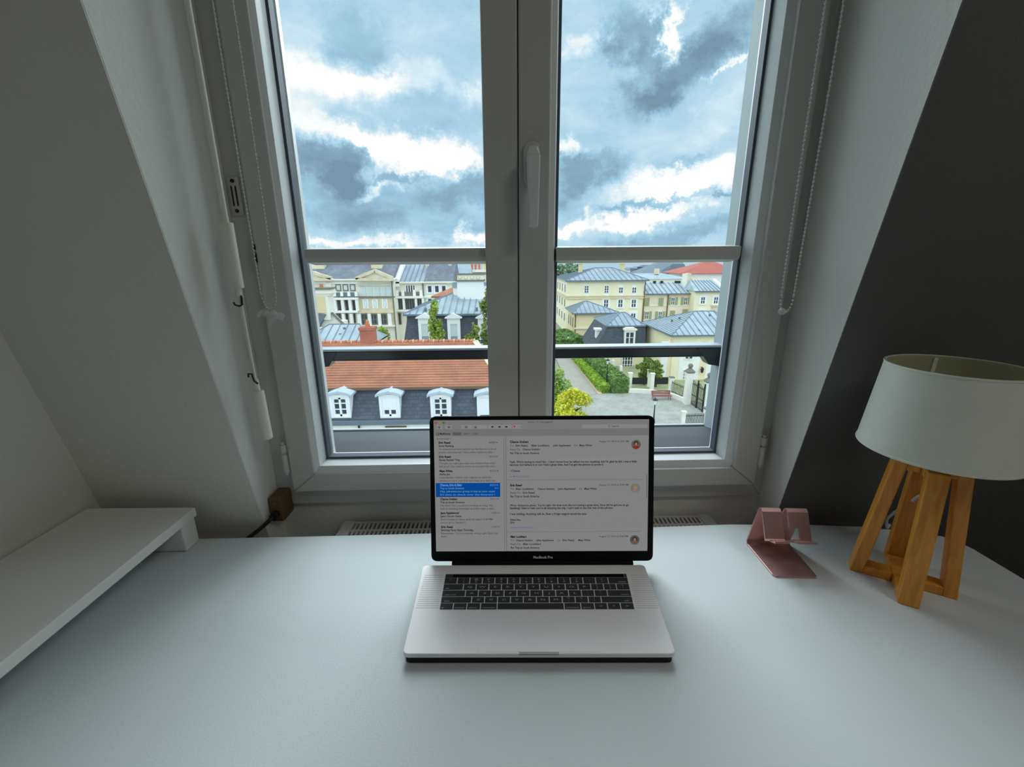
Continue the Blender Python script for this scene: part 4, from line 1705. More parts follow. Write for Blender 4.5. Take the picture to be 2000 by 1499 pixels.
for i, (cx, kind) in enumerate(((663.5, 'panes'), (760.5, 'half'), (860.5, 'panes'), (951.5, 'full'))):
    Yd = YA + .12
    x0, x1 = X(cx - 20, 792, Yd), X(cx + 20, 792, Yd)
    z0, z1 = Z(cx, 817, Yd), Z(cx, 771, Yd)
    mb = MB()
    ring(mb, x0, x1, z0, z1, x0 + .17, x1 - .17, z0 + .10, z1 - .20, Yd, Yd + .5)
    mb.box(x0 + .01, x0 + .14, Yd + .3, Yd + 1.3, z0 + .02, z1 - .02)
    mb.box(x1 - .14, x1 - .01, Yd + .3, Yd + 1.3, z0 + .02, z1 - .02)
    dm = mb.build('dormer', M['wframe'], hA)
    mb = MB()
    n = 12
    pts = []
    for k in range(n + 1):
        t = k / n * 2 - 1
        pts.append((x0 - .17 + (x1 - x0 + .34) * k / n, Yd - .12, z1 + .20 * (1 - t * t) + (.05 if abs(t) < .12 else 0)))
    for k in range(n, -1, -1):
        t = k / n * 2 - 1
        pts.append((x0 - .17 + (x1 - x0 + .34) * k / n, Yd - .12, z1 + .20 * (1 - t * t) - .14))
    mb.prism(pts, (0, 1.4, 0))
    mb.build('dormer_hood', M['hood'], dm)
    wx0, wx1, wz0, wz1 = x0 + .17, x1 - .17, z0 + .10, z1 - .20
    if kind == 'full':
        mb = MB()
        mb.box(wx0, wx1, Yd + .06, Yd + .12, wz0, wz1)
        mb.build('blind', M['blind'], dm)
    else:
        mb = MB()
        ring(mb, wx0, wx1, wz0, wz1, wx0 + .10, wx1 - .10, wz0 + .12, wz1 - .12, Yd + .05, Yd + .15)
        xm = (wx0 + wx1) / 2
        mb.box(xm - .06, xm + .06, Yd + .05, Yd + .15, wz0, wz1)
        for t in (.36, .68):
            zz = wz0 + (wz1 - wz0) * t
            mb.box(wx0, wx1, Yd + .07, Yd + .15, zz - .03, zz + .03)
        mb.build('window_frame', M['wframe'], dm)
        mb = MB()
        mb.box(wx0, wx1, Yd + .16, Yd + .2, wz0, wz1)
        mb.build('pane', M['pane'], dm)
        if kind == 'half':
            mb = MB()
            mb.box(wx0 + .02, wx1 - .02, Yd + .03, Yd + .06, wz0 + (wz1 - wz0) * .34, wz1)
            mb.build('blind', M['blind'], dm)
pipe(hA, 703, 840, YA, GZ, zb - .2, 'iron', .06)
pbox(hA, 'arched_hood', 752, 834, 793, 837, YA, .2, M['pipe'], .15)
# brick chimney on its ridge
c0 = P(716, 655, YA + 5.6)
ch = MB()
xw0, xw1 = X(703, 660, YA + 5.4), X(730, 660, YA + 5.4)
zc0, zc1 = zr - .8, Z(716, 641, YA + 5.4)
ch.box(xw0, xw1, YA + 5.4, YA + 6.2, zc0, zc1)
cho = ch.build('brick_chimney', M['brick'], hA)
mb = MB()
mb.box(xw0 - .05, xw1 + .05, YA + 5.35, YA + 6.25, zc1 - .18, zc1 + .02)
mb.build('chimney_cap', M['brick'], cho)
mb = MB()
xm = X(716, 635, YA + 5.6)
mb.lathe([(.17, 0), (.17, .22), (.13, .24), (.12, .42), (.06, .5)], (xm, YA + 5.8, zc1 + .02), 10)
mb.build('chimney_pot', M['pot'], cho)

# ---- slate house with pale zinc roof and white dormers (behind it)
YB = 42.0
hB = bldg('slate_house', 880, 640, YB, 'slate walled house with pale blue zinc roof and white dormers', 'house')
xb0, xb1 = X(786, 640, YB), X(1004, 640, YB)
zt, zb = Z(870, 613, YB + .3), Z(870, 672, YB)
mb = MB()
mb.box(xb0, xb1, YB, YB + 11, GZ, zb)
mb.build('wall', M['cream'], hB)
mb = MB()
mb.hexa([(xb0, YB, zb), (xb1, YB, zb), (xb1, YB + 11, zb), (xb0, YB + 11, zb)], [(xb0 + .5, YB + .5, zt), (xb1 - .5, YB + .5, zt), (xb1 - .5, YB + 10.5, zt), (xb0 + .5, YB + 10.5, zt)])
mb.build('slate_wall', M['slate'], hB)
yr = YB + 5.5
ra, rb = P(884, 573, yr), P(934, 580, yr)
hip_roof(hB, xb0 + .1, xb1, YB + .2, YB + 11, zt, ra.x, rb.x, yr, ra.z, M['zinc'], .62, .06, left=True, right=False, rz1=rb.z)
gutter(hB, xb0 + .1, xb1, YB + .25, zt - .1, r=.08)
for cx, cy, w in ((830, 641, 25), (886.5, 640, 25), (946, 640, 25)):
    Yd = YB + .05
    x0, x1 = X(cx - w / 2, cy, Yd), X(cx + w / 2, cy, Yd)
    z0, z1 = Z(cx, 664, Yd), Z(cx, 622, Yd)
    mb = MB()
    mb.box(x0, x0 + .28, Yd - .1, Yd + .8, z0, z1)
    mb.box(x1 - .28, x1, Yd - .1, Yd + .8, z0, z1)
    mb.box(x0 + .27, x1 - .27, Yd - .08, Yd + .8, z1 - .55, z1 - .01)
    dm = mb.build('dormer', M['wframe'], hB)
    mb = MB()
    mb.prism([(x0 - .2, Yd - .25, z1), (x1 + .2, Yd - .25, z1), (x1 + .2, Yd - .25, z1 + .1), ((x0 + x1) / 2, Yd - .25, z1 + .5), (x0 - .2, Yd - .25, z1 + .1)], (0, 1.2, 0))
    mb.build('pediment', M['wframe'], dm)
    mb = MB()
    mb.box(x0 + .28, x1 - .28, Yd + .0, Yd + .2, z0 + .35, z1 - .55)
    mb.build('blind', M['pblind'], dm)
    mb = MB()
    mb.box(x0 + .28, x1 - .28, Yd - .05, Yd + .2, z0, z0 + .35)
    mb.build('sill_panel', M['zinc_d'], dm)
for cx, cy in ((831, 605), (931, 604)):
    pbox(hB, 'roof_vent', cx - 2, cy - 3, cx + 2, cy + 3, YB + .8, .3, M['gutter'], 0)
# tall white chimney stack with four openings
YS = 46.6
cs = MB()
x0, x1 = X(893, 565, YS), X(945, 565, YS)
cs.box(x0, x1, YS, YS + 1.2, ra.z - 1.2, Z(918, 550, YS))
cso = cs.build('chimney_stack', M['white_r'], hB)
pbox(cso, 'cap_slab', 889, 547, 947, 550, YS, 1.5, M['cap'], .15)
pbox(cso, 'cap_block', 893, 537, 944, 547, YS, 1.2, M['cream'], .05)
pbox(cso, 'cap_slab', 889, 534.5, 948, 537, YS, 1.5, M['cap'], .15)
for cx in (898.5, 910, 922, 933.5):
    p = P(cx, 542, YS)
    mb = MB()
    n = 14
    pts = [(p.x + .22 * math.cos(2 * math.pi * k / n), YS - .1, p.z + .22 * math.sin(2 * math.pi * k / n)) for k in range(n)]
    mb.prism(pts, (0, .08, 0))
    mb.build('flue_opening', M['tan'], cso)
    mb = MB()
    pts = [(p.x + .10 * math.cos(2 * math.pi * k / n), YS - .14, p.z + .12 * math.sin(2 * math.pi * k / n)) for k in range(n)]
    mb.prism(pts, (0, .08, 0))
    mb.build('flue_hole', M['cream'], cso)
mb = MB()
mb.box(X(945, 575, YS + .5), X(956, 575, YS + .5), YS + .5, YS + 2, ra.z - 1.5, Z(950, 558, YS + .5))
mb.build('chimney_shoulder', M['white_r'], hB)
pbox(hB, 'shoulder_cap', 944, 552, 960, 558, YS + .5, 1.8, M['zinc_d'], .1)
pbox(hB, 'shoulder_cap', 883, 552, 894, 562, YS + .5, 1.8, M['zinc_d'], .1)
pbox(hB, 'chimney_shoulder', 885, 562, 894, 580, YS + .6, 1.2, M['white_r'], .05)

# ---- low zinc hip roof and gabled house at the far left
YC_ = 36.8
hC = bldg('low_house', 660, 660, YC_, 'low house with seamed pale zinc roof left of the brick chimney', 'house')
z0_ = Z(660, 682, YC_)
xc0, xc1 = X(560, 680, YC_), X(716, 680, YC_)
mb = MB()
mb.box(xc0, xc1, YC_ + .1, YC_ + 7, GZ, z0_)
mb.build('wall', M['cream'], hC)
yr = YC_ + 3.5
q0, q1 = P(643, 634, yr), P(703, 634, yr)
hip_roof(hC, xc0, xc1, YC_, YC_ + 7.2, z0_, q0.x, q1.x, yr, q0.z, M['zinc'], .7, .06, left=False)
for cx, cy in ((672, 642), (664, 654)):
    pbox(hC, 'roof_vent', cx - 2, cy - 2, cx + 2, cy + 2, YC_ + 2.0, .2, M['gutter'], 0)
YD = 45.0
hD = bldg('gabled_house', 625, 610, YD, 'narrow pale house end wall with beige chimney at far left', 'house')
mb = MB()
mb.prism([P(560, 600, YD), P(642, 600, YD), P(650, 612, YD), P(690, 652, YD), P(690, 690, YD) * 1 - Vector((0, 0, 6)), P(560, 690, YD) - Vector((0, 0, 6))], (0, .4, 0))
mb.build('wall', M['cream'], hD)
mb = MB()
mb.bar(P(648, 611, YD - .08), P(692, 654, YD - .08), .18, .3, up=(0, 1, 0))
mb.build('verge_board', M['cap'], hD)
mb = MB()
mb.box(X(560, 640, YD), X(640, 640, YD), YD + .4, YD + 6, GZ, Z(600, 640, YD))
mb.build('rear_wall', M['cream'], hD)
cb = pbox(hD, 'chimney_shaft', 612, 577, 643, 625, YD, 1.4, M['cream'], .4)
pbox(cb, 'shaft_panel', 615, 580, 635, 612, YD, .1, M['beige'], .5)
pbox(cb, 'cap_slab', 608, 570, 646, 574, YD, 1.6, M['cream'], .55)
pbox(cb, 'cap_slab', 610, 562.5, 644, 566, YD, 1.6, M['cap'], .6)
pbox(cb, 'cap_block', 611, 566, 643, 578, YD, 1.4, M['cream'], .45)
pbox(cb, 'chimney_pot', 624, 555, 629, 563, YD, .3, M['pot'], .2)
mb = MB()
mb.prism([P(560, 605, YD - .6), P(622, 612, YD - .6), P(636, 615, YD - .6), P(622, 640, YD - .6), P(560, 690, YD - .6)], (0, .5, 0))
mb.build('lean_to_roof', M['slate_l'], hD)
pbox(hD, 'side_wall', 600, 640, 632, 690, YD, .4, M['white_r'], .7)

# ---- neoclassical block with pediments
YE = 62.0
hE = bldg('classical_block', 700, 590, YE, 'cream classical block with two pediments and columned balconies', 'building')
xe0, xe1 = X(560, 600, YE), X(770, 600, YE)
ze = Z(700, 546, YE)
mb = MB()
mb.box(xe0, xe1, YE, YE + 14, GZ, ze)
mb.build('wall', M['cream'], hE)
zr = Z(700, 505, YE + 6)
mb = MB()
mb.hexa([(xe0, YE + .1, ze), (xe1, YE + .1, ze), (xe1, YE + 14, ze), (xe0, YE + 14, ze)], [(xe0, YE + 6, zr), (xe1, YE + 6, zr), (xe1, YE + 8, zr), (xe0, YE + 8, zr)])
mb.build('slate_roof', M['slate_l'], hE)
for cx, hw in ((732, 36), (598, 50)):
    l_, r_, t_ = P(cx - hw, 546, YE - .6), P(cx + hw, 546, YE - .6), P(cx + 1, 531, YE - .6)
    mb = MB()
    mb.prism([l_, r_, t_], (0, 3, 0))
    pd = mb.build('pediment', M['cream'], hE)
    mb = MB()
    up = Vector((0, -.15, .15))
    mb.bar(l_ + up, t_ + up, .5, .4)
    mb.bar(t_ + up, r_ + up, .5, .4)
    mb.bar(l_ + Vector((0, -.15, 0)), r_ + Vector((0, -.15, 0)), .5, .4)
    mb.build('pediment_moulding', M['tan'], pd)
for py, h, nm, x0p, x1p, fr in ((547, 3, 'cornice', 560, 771, .5), (552.5, 5, 'frieze', 560, 770, .12), (557, 1.4, 'cornice', 697, 770, .3)):
    pbox(hE, nm, x0p, py - h / 2, x1p, py + h / 2, YE, .5, M['cream'] if nm == 'cornice' else M['white_r'], fr)
for cx in (709, 722, 736, 748, 759):
    pbox(hE, 'wall_panel', cx - 4.5, 560, cx + 4.5, 579, YE, .2, M['pblind'], .12)
pbox(hE, 'string_course', 696, 579.5, 770, 582, YE, .4, M['cap'], .3)
mb = MB()
a, b = P(696, 600, YE - .05), P(769, 600, YE - .05)
mb.box(a.x, b.x, YE - .08, YE + .1, Z(730, 638, YE), Z(730, 582, YE))
mb.build('stone_facing', M['tan'], hE)
for cx in (714.5, 733, 752):
    fwin(hE, cx, 594, 11, 18, YE - .08, 2, 1, pane='pblind', fw=.25)
pbox(hE, 'stone_band', 697, 607, 770, 612, YE, .4, M['tan'], .35)
for cx in (712, 730.5, 749.5):
    fwin(hE, cx, 624, 14, 21, YE - .08, 2, 2, frame='cap', fw=.14)
for cx in (702, 721.5, 741, 761.5):
    pbox(hE, 'column', cx - 3 - (1 if cx in (702, 761.5) else 0), 613, cx + 3, 636, YE, .5, M['white_r'], .5)
pbox(hE, 'balcony_slab', 694, 636, 771, 639, YE, 1, M['cream'], .7)
# recessed balcony bay
for cx in (661, 675, 689):
    fwin(hE, cx, 562, 10.5, 13, YE, 1, 1, pane='pblind', frame='cap', fw=.12)
pbox(hE, 'balustrade', 651, 572, 697, 579, YE, .4, M['gutter'], .5)
for cx in (653, 667, 681, 695):
    pbox(hE, 'balustrade_post', cx - 2.6, 570.5, cx + 2.6, 579, YE, .5, M['white_r'], .7)
pbox(hE, 'balcony_slab', 651, 582, 698, 586, YE, 1.2, M['white_r'], .9)
for cx in (662, 676, 690):
    fwin(hE, cx, 597, 10, 21, YE, 2, 1, fw=.1, frame='cap')
for cx in (654, 669, 683.5, 697):
    pbox(hE, 'column', cx - 2.7, 586, cx + 2.7, 607.5, YE, .5, M['white_r'], .8)
pbox(hE, 'balcony_slab', 653, 607.5, 698, 611.5, YE, 1.2, M['white_r'], .9)
for cx in (662, 676, 690):
    fwin(hE, cx, 622, 10, 19, YE, 2, 1, fw=.1, frame='cap')
for cx, t in ((671, 613), (686, 613)):
    pbox(hE, 'column', cx - 2.7, t, cx + 2.7, 636, YE, .5, M['white_r'], .8)
pbox(hE, 'corner_pier', 640, 552, 651, 640, YE, .6, M['cream'], .4)
for cx, w in ((620, 26), (735, 21)):
    mb = MB()
    Yq = YE + 3.0
    mb.box(X(cx - w / 2, 520, Yq), X(cx + w / 2, 520, Yq), Yq, Yq + 2, ze, Z(cx, 503, Yq))
    mb.build('chimney', M['tan'], hE)
pipe(hE, 769.5, 600, YE - .2, GZ, ze, 'cap', .1)

# ---- stepped terrace right of it
YG = 64.0
hG = bldg('balcony_terrace', 830, 570, YG, 'pale terrace with grey roofs and dark balcony windows', 'building')
x0, x1 = X(772, 580, YG), X(886, 580, YG)
zg = Z(830, 551, YG)
mb = MB()
mb.box(x0, x1, YG, YG + 9.3, GZ, zg)
mb.build('wall', M['cream'], hG)
for pa, pb, m_, nm in ((774, 829, 'zinc_d', 'zinc_roof'), (829, 886, 'slate_l', 'slate_roof')):
    a0, a1 = P(pa, 552, YG), P(pb, 552, YG)
    yt = YG + 5
    zt_ = Z(830, 518 if m_ == 'zinc_d' else 508, yt)
    mb = MB()
    mb.hexa([(a0.x, YG - .3, zg), (a1.x, YG - .3, zg), (a1.x, YG + 9.3, zg), (a0.x, YG + 9.3, zg)], [(a0.x, yt, zt_), (a1.x, yt, zt_), (a1.x, yt + .5, zt_), (a0.x, yt + .5, zt_)])
    rf = mb.build(nm, M[m_], hG)
    if m_ == 'zinc_d':
        xx = a0.x + .5
        while xx < a1.x:
            s = MB()
            s.bar((xx, YG - .3, zg + .05), (xx, yt, zt_ + .05), .09, .09)
            s.build('roof_seam', M['seam'], rf)
            xx += .7
mb = MB()
p0, p1 = P(773, 551, YG - .4), P(783, 512, YG + 5)
mb.prism([(p0.x - .3, YG - .5, zg - .6), (p0.x + .5, YG - .5, zg - .6), (p0.x + .5, YG - .5, zg + .4), (p0.x - .3, YG - .5, zg + .4)], (0.0, 5.6, p1.z - zg))
mb.build('party_wall', M['white_r'], hG)
pbox(hG, 'eave_cornice', 772.5, 550.5, 890, 553.5, YG, .5, M['cream'], .5)
fwin(hG, 802, 567, 19, 21, YG, 4, 1, fw=.1)
pbox(hG, 'balustrade', 773, 571, 823, 578.5, YG, .4, M['cap'], .4)
for cx in (775.5, 786.5, 809, 822):
    pbox(hG, 'balustrade_post', cx - 2.7, 567, cx + 2.7, 578.5, YG, .5, M['white_r'], .6)
pbox(hG, 'balcony_slab', 772.5, 579, 826, 583, YG, 1.2, M['white_r'], .8)
for cx, w in ((782, 9), (800, 20), (820, 9)):
    fwin(hG, cx, 595, w, 21, YG, 2 if w < 12 else 4, 1, fw=.1, frame='cap')
for cx in (775, 788.5, 812.5, 826):
    pbox(hG, 'column', cx - 2, 583, cx + 2, 605, YG, .5, M['white_r'], .7)
pbox(hG, 'balcony_slab', 772.5, 605.5, 826, 609, YG, 1.2, M['white_r'], .8)
for cx in (779, 800, 820):
    fwin(hG, cx, 623, 10, 22, YG, 2, 1, fw=.1, frame='cap')
pipe(hG, 828, 590, YG, GZ, zg, 'cap', .1)
for cx in (839.5, 853.5, 867):
    fwin(hG, cx, 565, 9.5, 15, YG, 1, 1, fw=.1, surround=.15)
for cx in (840, 853.5, 867):
    fwin(hG, cx, 590, 9.5, 14, YG, 1, 1, fw=.1, surround=.15)
pbox(hG, 'string_course', 828, 579.5, 888, 582, YG, .4, M['white_r'], .3)
for cx, w in ((835, 6), (879, 6)):
    Yq = YG + 3.5
    mb = MB()
    mb.box(X(cx - w / 2, 520, Yq), X(cx + w / 2, 520, Yq), Yq, Yq + 1.4, zg, Z(cx, 507, Yq))
    mb.build('chimney', M['tan'], hG)
# little orange lean-to roof in front of the terrace
Yl = 54.0
ll = bldg('tiled_annex', 868, 570, Yl, 'small annex with sloping orange tile roof beside the white chimney stack', 'house')
mb = MB()
a, b, c = P(842, 579, Yl), P(890, 579, Yl), P(890, 559, Yl + 2)
mb.add([a, b, c, a + Vector((0, 2, 0)), b + Vector((0, 4, 0)), a + Vector((0, 0, -.2)), b + Vector((0, 0, -.2))], [(0, 1, 2), (0, 2, 3), (1, 4, 2), (2, 4, 3), (0, 5, 6, 1)])
mb.build('tile_roof', M['tile'], ll)
mb = MB()
mb.box(a.x + .4, b.x, Yl + .2, Yl + 4, GZ, a.z - .1)
mb.build('wall', M['cream'], ll)

# ---- tall cream block behind with chimney pots
YH = 78.0
hH = bldg('tall_block', 950, 560, YH, 'tall cream block with a row of chimney pots, beside the mullion', 'building')
x0, x1 = X(918, 560, YH), X(1010, 560, YH)
mb = MB()
mb.box(x0, x1, YH, YH + 10, GZ, Z(950, 530, YH))
mb.build('wall', M['cream'], hH)
pbox(hH, 'cornice', 916, 527, 1010, 532, YH, 1, M['cream'], .6)
pbox(hH, 'cornice_base', 916, 533, 1010, 534.5, YH, 1, M['cap'], .3)
for cx in (922, 929, 936, 944, 949, 954, 961, 968):
    tall = cx in (944, 949, 954)
    mb = MB()
    p = P(cx, 527, YH)
    hh = p.z
    zt_ = Z(cx, 512 if tall else 516, YH)
    mb.lathe([(.21, 0), (.17, (zt_ - hh) * .6), (.24, (zt_ - hh) * .65), (.20, zt_ - hh)], (p.x, YH + .3, hh), 10)
    mb.build('chimney_pot', M['beige'] if tall else M['pot'], hH)
mb = MB()
mb.box(X(889, 540, YH - 4), X(921, 540, YH - 4), YH - 4, YH + 6, GZ, Z(900, 536, YH - 4))
mb.build('side_wall', M['cream'], hH)
mb = MB()
a, b = P(882, 536, YH - 4.3), P(921, 536, YH - 4.3)
zt_ = Z(900, 520, YH)
mb.hexa([(a.x, YH - 4.3, a.z), (b.x, YH - 4.3, a.z), (b.x, YH + 6, a.z), (a.x, YH + 6, a.z)], [(a.x + .3, YH - .5, zt_), (b.x - .3, YH - .5, zt_), (b.x - .3, YH + .5, zt_), (a.x + .3, YH + .5, zt_)])
mb.build('zinc_roof', M['zinc_d'], hH)

# ---- trees of the left pane
tree('slender_tree', 851, 640, 38.5, .95, 2.1, M['leaf_g'], 1800, .15, 'slender yellow-green tree before the white dormers of the slate house')
tree('leafy_tree', 955, 632, 39.2, 1.35, 3.0, M['leaf_d'], 2800, .17, 'taller bushy tree beside the mullion, right of the slate house')
tree('small_tree', 925, 658, 37.0, .8, 1.1, M['leaf_d'], 1500, .15, 'low round green tree in front of the slate house corner')
tree('garden_bush', 747, 657, 47.0, .9, 1.0, M['leaf_g'], 1200, .15, 'small green bush right behind the brick chimney', 'bush')

# ---- right pane: large yellow house
YJ = 86.0
hJ = bldg('yellow_house', 1180, 590, YJ, 'large pale yellow house with grey hipped roof and two chimneys', 'house')
xj0, xj1 = X(1108, 570, YJ), X(1257, 570, YJ)
zj = Z(1180, 547.5, YJ)
mb = MB()
mb.box(xj0, xj1, YJ, YJ + 18, GZ, zj)
mb.build('wall', M['yellow'], hJ)
yr = YJ + 9
q0, q1 = P(1162, 523.5, yr), P(1196, 523.5, yr)
hip_roof(hJ, xj0 - .5, xj1 + .8, YJ - .5, YJ + 18.5, zj, q0.x, q1.x, yr, q0.z, M['zinc_d'], 1.0, .10, left=True)
gutter(hJ, xj0 - .5, xj1 + .8, YJ - .45, zj - .1, r=.13)
for py in (578.5, 583):
    pbox(hJ, 'string_course', 1107, py - 1, 1258, py + 1, YJ, .5, M['tan'], .25)
mb = MB()
zz = Z(1108, 580.5, YJ)
mb.box(xj0 - .25, xj0, YJ, YJ + 18, zz - .25, zz + .25)
mb.build('string_course', M['tan'], hJ)
for cx in (1145.5, 1184.5):
    f = fwin(hJ, cx, 565.5, 9, 15, YJ, 2, 3, fw=.1)
    pbox(f, 'sill_panel', cx - 5, 573.5, cx + 5, 578, YJ, .2, M['wframe'], .12)
for cx in (1212.5, 1238.5):
    f = fwin(hJ, cx, 567, 9, 12, YJ, 2, 2, fw=.1)
    pbox(f, 'sill_panel', cx - 5, 573.5, cx + 5, 578, YJ, .2, M['wframe'], .12)
    pbox(f, 'blind', cx - 4.5, 557.5, cx + 4.5, 562, YJ, .2, M['wframe'], .12)
for cx, cy in ((1183.5, 593), (1211.5, 593), (1237.5, 593)):
    fwin(hJ, cx, cy, 9.5, 16, YJ, 2, 2, fw=.1, surround=.28)
fwin(hJ, 1236.5, 617, 10, 10, YJ, 2, 1, fw=.1, surround=.28)
fwin(hJ, 1211.5, 619, 10, 14, YJ, 2, 1, fw=.1, surround=.28)
# windows of its receding left side
for k in range(4):
    yy = YJ + 2.5 + k * 4
    for zz in (Z(1108, 565, YJ), Z(1108, 594, YJ), Z(1108, 622, YJ)):
        mb = MB()
        mb.box(xj0 - .10, xj0 + .02, yy - .7, yy + .7, zz - .9, zz + .9)
        f = mb.build('window', M['wframe'], hJ)
        mb = MB()
        mb.box(xj0 - .13, xj0, yy - .5, yy + .5, zz - .75, zz + .75)
        mb.build('pane', M['pane'], f)
pipe(hJ, 1256.5, 600, YJ, GZ, zj, 'pipe', .12)
for cx, Yq, w in ((1134.5, YJ + 8, 6.5), (1216, YJ + 8, 7.5)):
    zt_ = Z(cx, 515, Yq)
    mb = MB()
    mb.box(X(cx - w / 2, 530, Yq), X(cx + w / 2, 530, Yq), Yq, Yq + 1.2, zj, zt_)
    c_ = mb.build('chimney', M['beige'], hJ)
    mb = MB()
    mb.box(X(cx - w / 2 - 1, 530, Yq), X(cx + w / 2 + 1, 530, Yq), Yq - .15, Yq + 1.3, zt_ - .1, zt_ + .2)
    mb.build('chimney_cap', M['tan'], c_)
    mb = MB()
    xm = X(cx, 510, Yq)
    mb.lathe([(.28, 0), (.22, .7)], (xm, Yq + .6, zt_ + .2), 8)
    mb.build('chimney_pot', M['pot'], c_)

# ---- lower yellow wing with olive shutters and its neighbour
YK = 88.0
hK = bldg('shuttered_house', 1300, 600, YK, 'peach yellow house with olive green shutters and grey roof', 'house')
x0, x1 = X(1258.5, 590, YK), X(1352, 590, YK)
zk = Z(1310, 573.5, YK)
mb = MB()
mb.box(x0, x1, YK, YK + 10, GZ, zk)
mb.build('wall', M['peach'], hK)
zt_ = Z(1310, 552, YK + 5)
mb = MB()
mb.hexa([(x0, YK - .4, zk), (x1 + .4, YK - .4, zk), (x1 + .4, YK + 10, zk), (x0, YK + 10, zk)], [(x0, YK + 5, zt_), (x1, YK + 5, zt_), (x1, YK + 5.3, zt_), (x0, YK + 5.3, zt_)])
rf = mb.build('zinc_roof', M['zinc'], hK)
xx = x0 + .6
while xx < x1:
    s = MB()
    s.bar((xx, YK - .4, zk + .05), (xx, YK + 5, zt_ + .05), .09, .1)
    s.build('roof_seam', M['seam'], rf)
    xx += .95
gutter(hK, x0, x1 + .3, YK - .4, zk - .08, r=.12)
pbox(hK, 'white_band', 1257, 596.5, 1357, 598, YK, .3, M['cream'], .12)
for cx, cy, op in ((1264, 590, 0), (1291.5, 590, 0), (1314, 588.5, 1), (1339, 588.5, 1), (1263, 616, 1), (1289, 616, 1), (1313.5, 615, 0), (1338, 612, 0)):
    if op:
        fwin(hK, cx, cy, 7.5, 15, YK, 2, 2, fw=.1, shutters=.75)
    else:
        f = fwin(hK, cx, cy, 9, 16, YK, 1, 1, fw=.08)
        pbox(f, 'shutter', cx - 4.6, cy - 8, cx - .1, cy + 8, YK, .1, M['shutter'], .18)
        pbox(f, 'shutter', cx + .1, cy - 8, cx + 4.6, cy + 8, YK, .1, M['shutter'], .18)
pipe(hK, 1303, 600, YK, GZ, zk, 'pipe', .12)
for cx in (1279, 1293, 1321, 1327):
    pbox(hK, 'roof_vent', cx - 2.5, 549, cx + 2.5, 553, YK + 4.5, .4, M['iron'], 0)
YK2 = 85.5
hK2 = bldg('corner_house', 1385, 590, YK2, 'plain yellow house with two white framed windows right of the shutters', 'house')
x0, x1 = X(1356, 590, YK2), X(1413, 590, YK2)
zk = Z(1385, 568.5, YK2)
mb = MB()
mb.box(x0, x1, YK2, YK2 + 10, GZ, zk)
mb.build('wall', M['yellow'], hK2)
zt_ = Z(1370, 548, YK2 + 5)
xl, xr = X(1346, 548, YK2 + 5), X(1391, 548, YK2 + 5)
mb = MB()
mb.hexa([(x0 - .3, YK2 - .4, zk), (x1, YK2 - .4, zk), (x1, YK2 + 10, zk), (x0 - .3, YK2 + 10, zk)], [(xl, YK2 + 5, zt_), (xr, YK2 + 5, zt_), (xr, YK2 + 5.3, zt_), (xl, YK2 + 5.3, zt_)])
rf = mb.build('zinc_roof', M['zinc'], hK2)
n = 8
for i in range(1, n):
    t = i / n
    s = MB()
    s.bar((x0 + (x1 - x0) * t, YK2 - .4, zk + .05), (xl + (xr - xl) * t, YK2 + 5, zt_ + .05), .09, .1)
    s.build('roof_seam', M['seam'], rf)
gutter(hK2, x0 - .3, x1, YK2 - .4, zk - .08, r=.12)
for cx in (1372.5, 1398):
    fwin(hK2, cx, 587, 9, 14, YK2, 2, 2, fw=.1, surround=.28)
for cx in (1370, 1393):
    fwin(hK2, cx, 612, 9, 12, YK2, 2, 2, fw=.1, surround=.28)
mb = MB()
a = P(1344, 546, YK2 + 5)
mb.box(X(1337, 540, YK2 + 5), X(1349, 540, YK2 + 5), YK2 + 5, YK2 + 6.2, zk, Z(1343, 535, YK2 + 5))
c_ = mb.build('chimney', M['cream'], hK)
mb = MB()
mb.box(X(1344, 540, YK2 + 4.9), X(1350, 540, YK2 + 4.9), YK2 + 4.9, YK2 + 6.3, zk, Z(1343, 534, YK2 + 5))
mb.build('chimney_side', M['tan'], c_)
mb = MB()
q = P(1413, 570, YK2 - .4)
mb.prism([(q.x - .1, YK2 - .5, zk - .2), (q.x + .6, YK2 - .5, zk - .2), (q.x + .6, YK2 - .5, zk + .3), (q.x - .1, YK2 - .5, zk + .3)], (xr - q.x + .1, 5.5, zt_ - zk))
mb.build('verge_coping', M['cream'], hK2)
mb = MB()
yq = YK2 + .5
mb.hexa([(q.x + .5, yq, zk), (q.x + 8, yq, zk), (q.x + 8, yq + 10, zk), (q.x + .5, yq + 10, zk)], [(xr + .6, yq + 5, zt_ + .3), (xr + 9, yq + 5, zt_ + .3), (xr + 9, yq + 5.3, zt_ + .3), (xr + .6, yq + 5.3, zt_ + .3)])
mb.build('side_roof', M['zinc'], hK2)
mb = MB()
mb.box(q.x + .5, q.x + 8, YK2 + .6, YK2 + 10, GZ, zk)
mb.build('side_wall', M['yellow'], hK2)

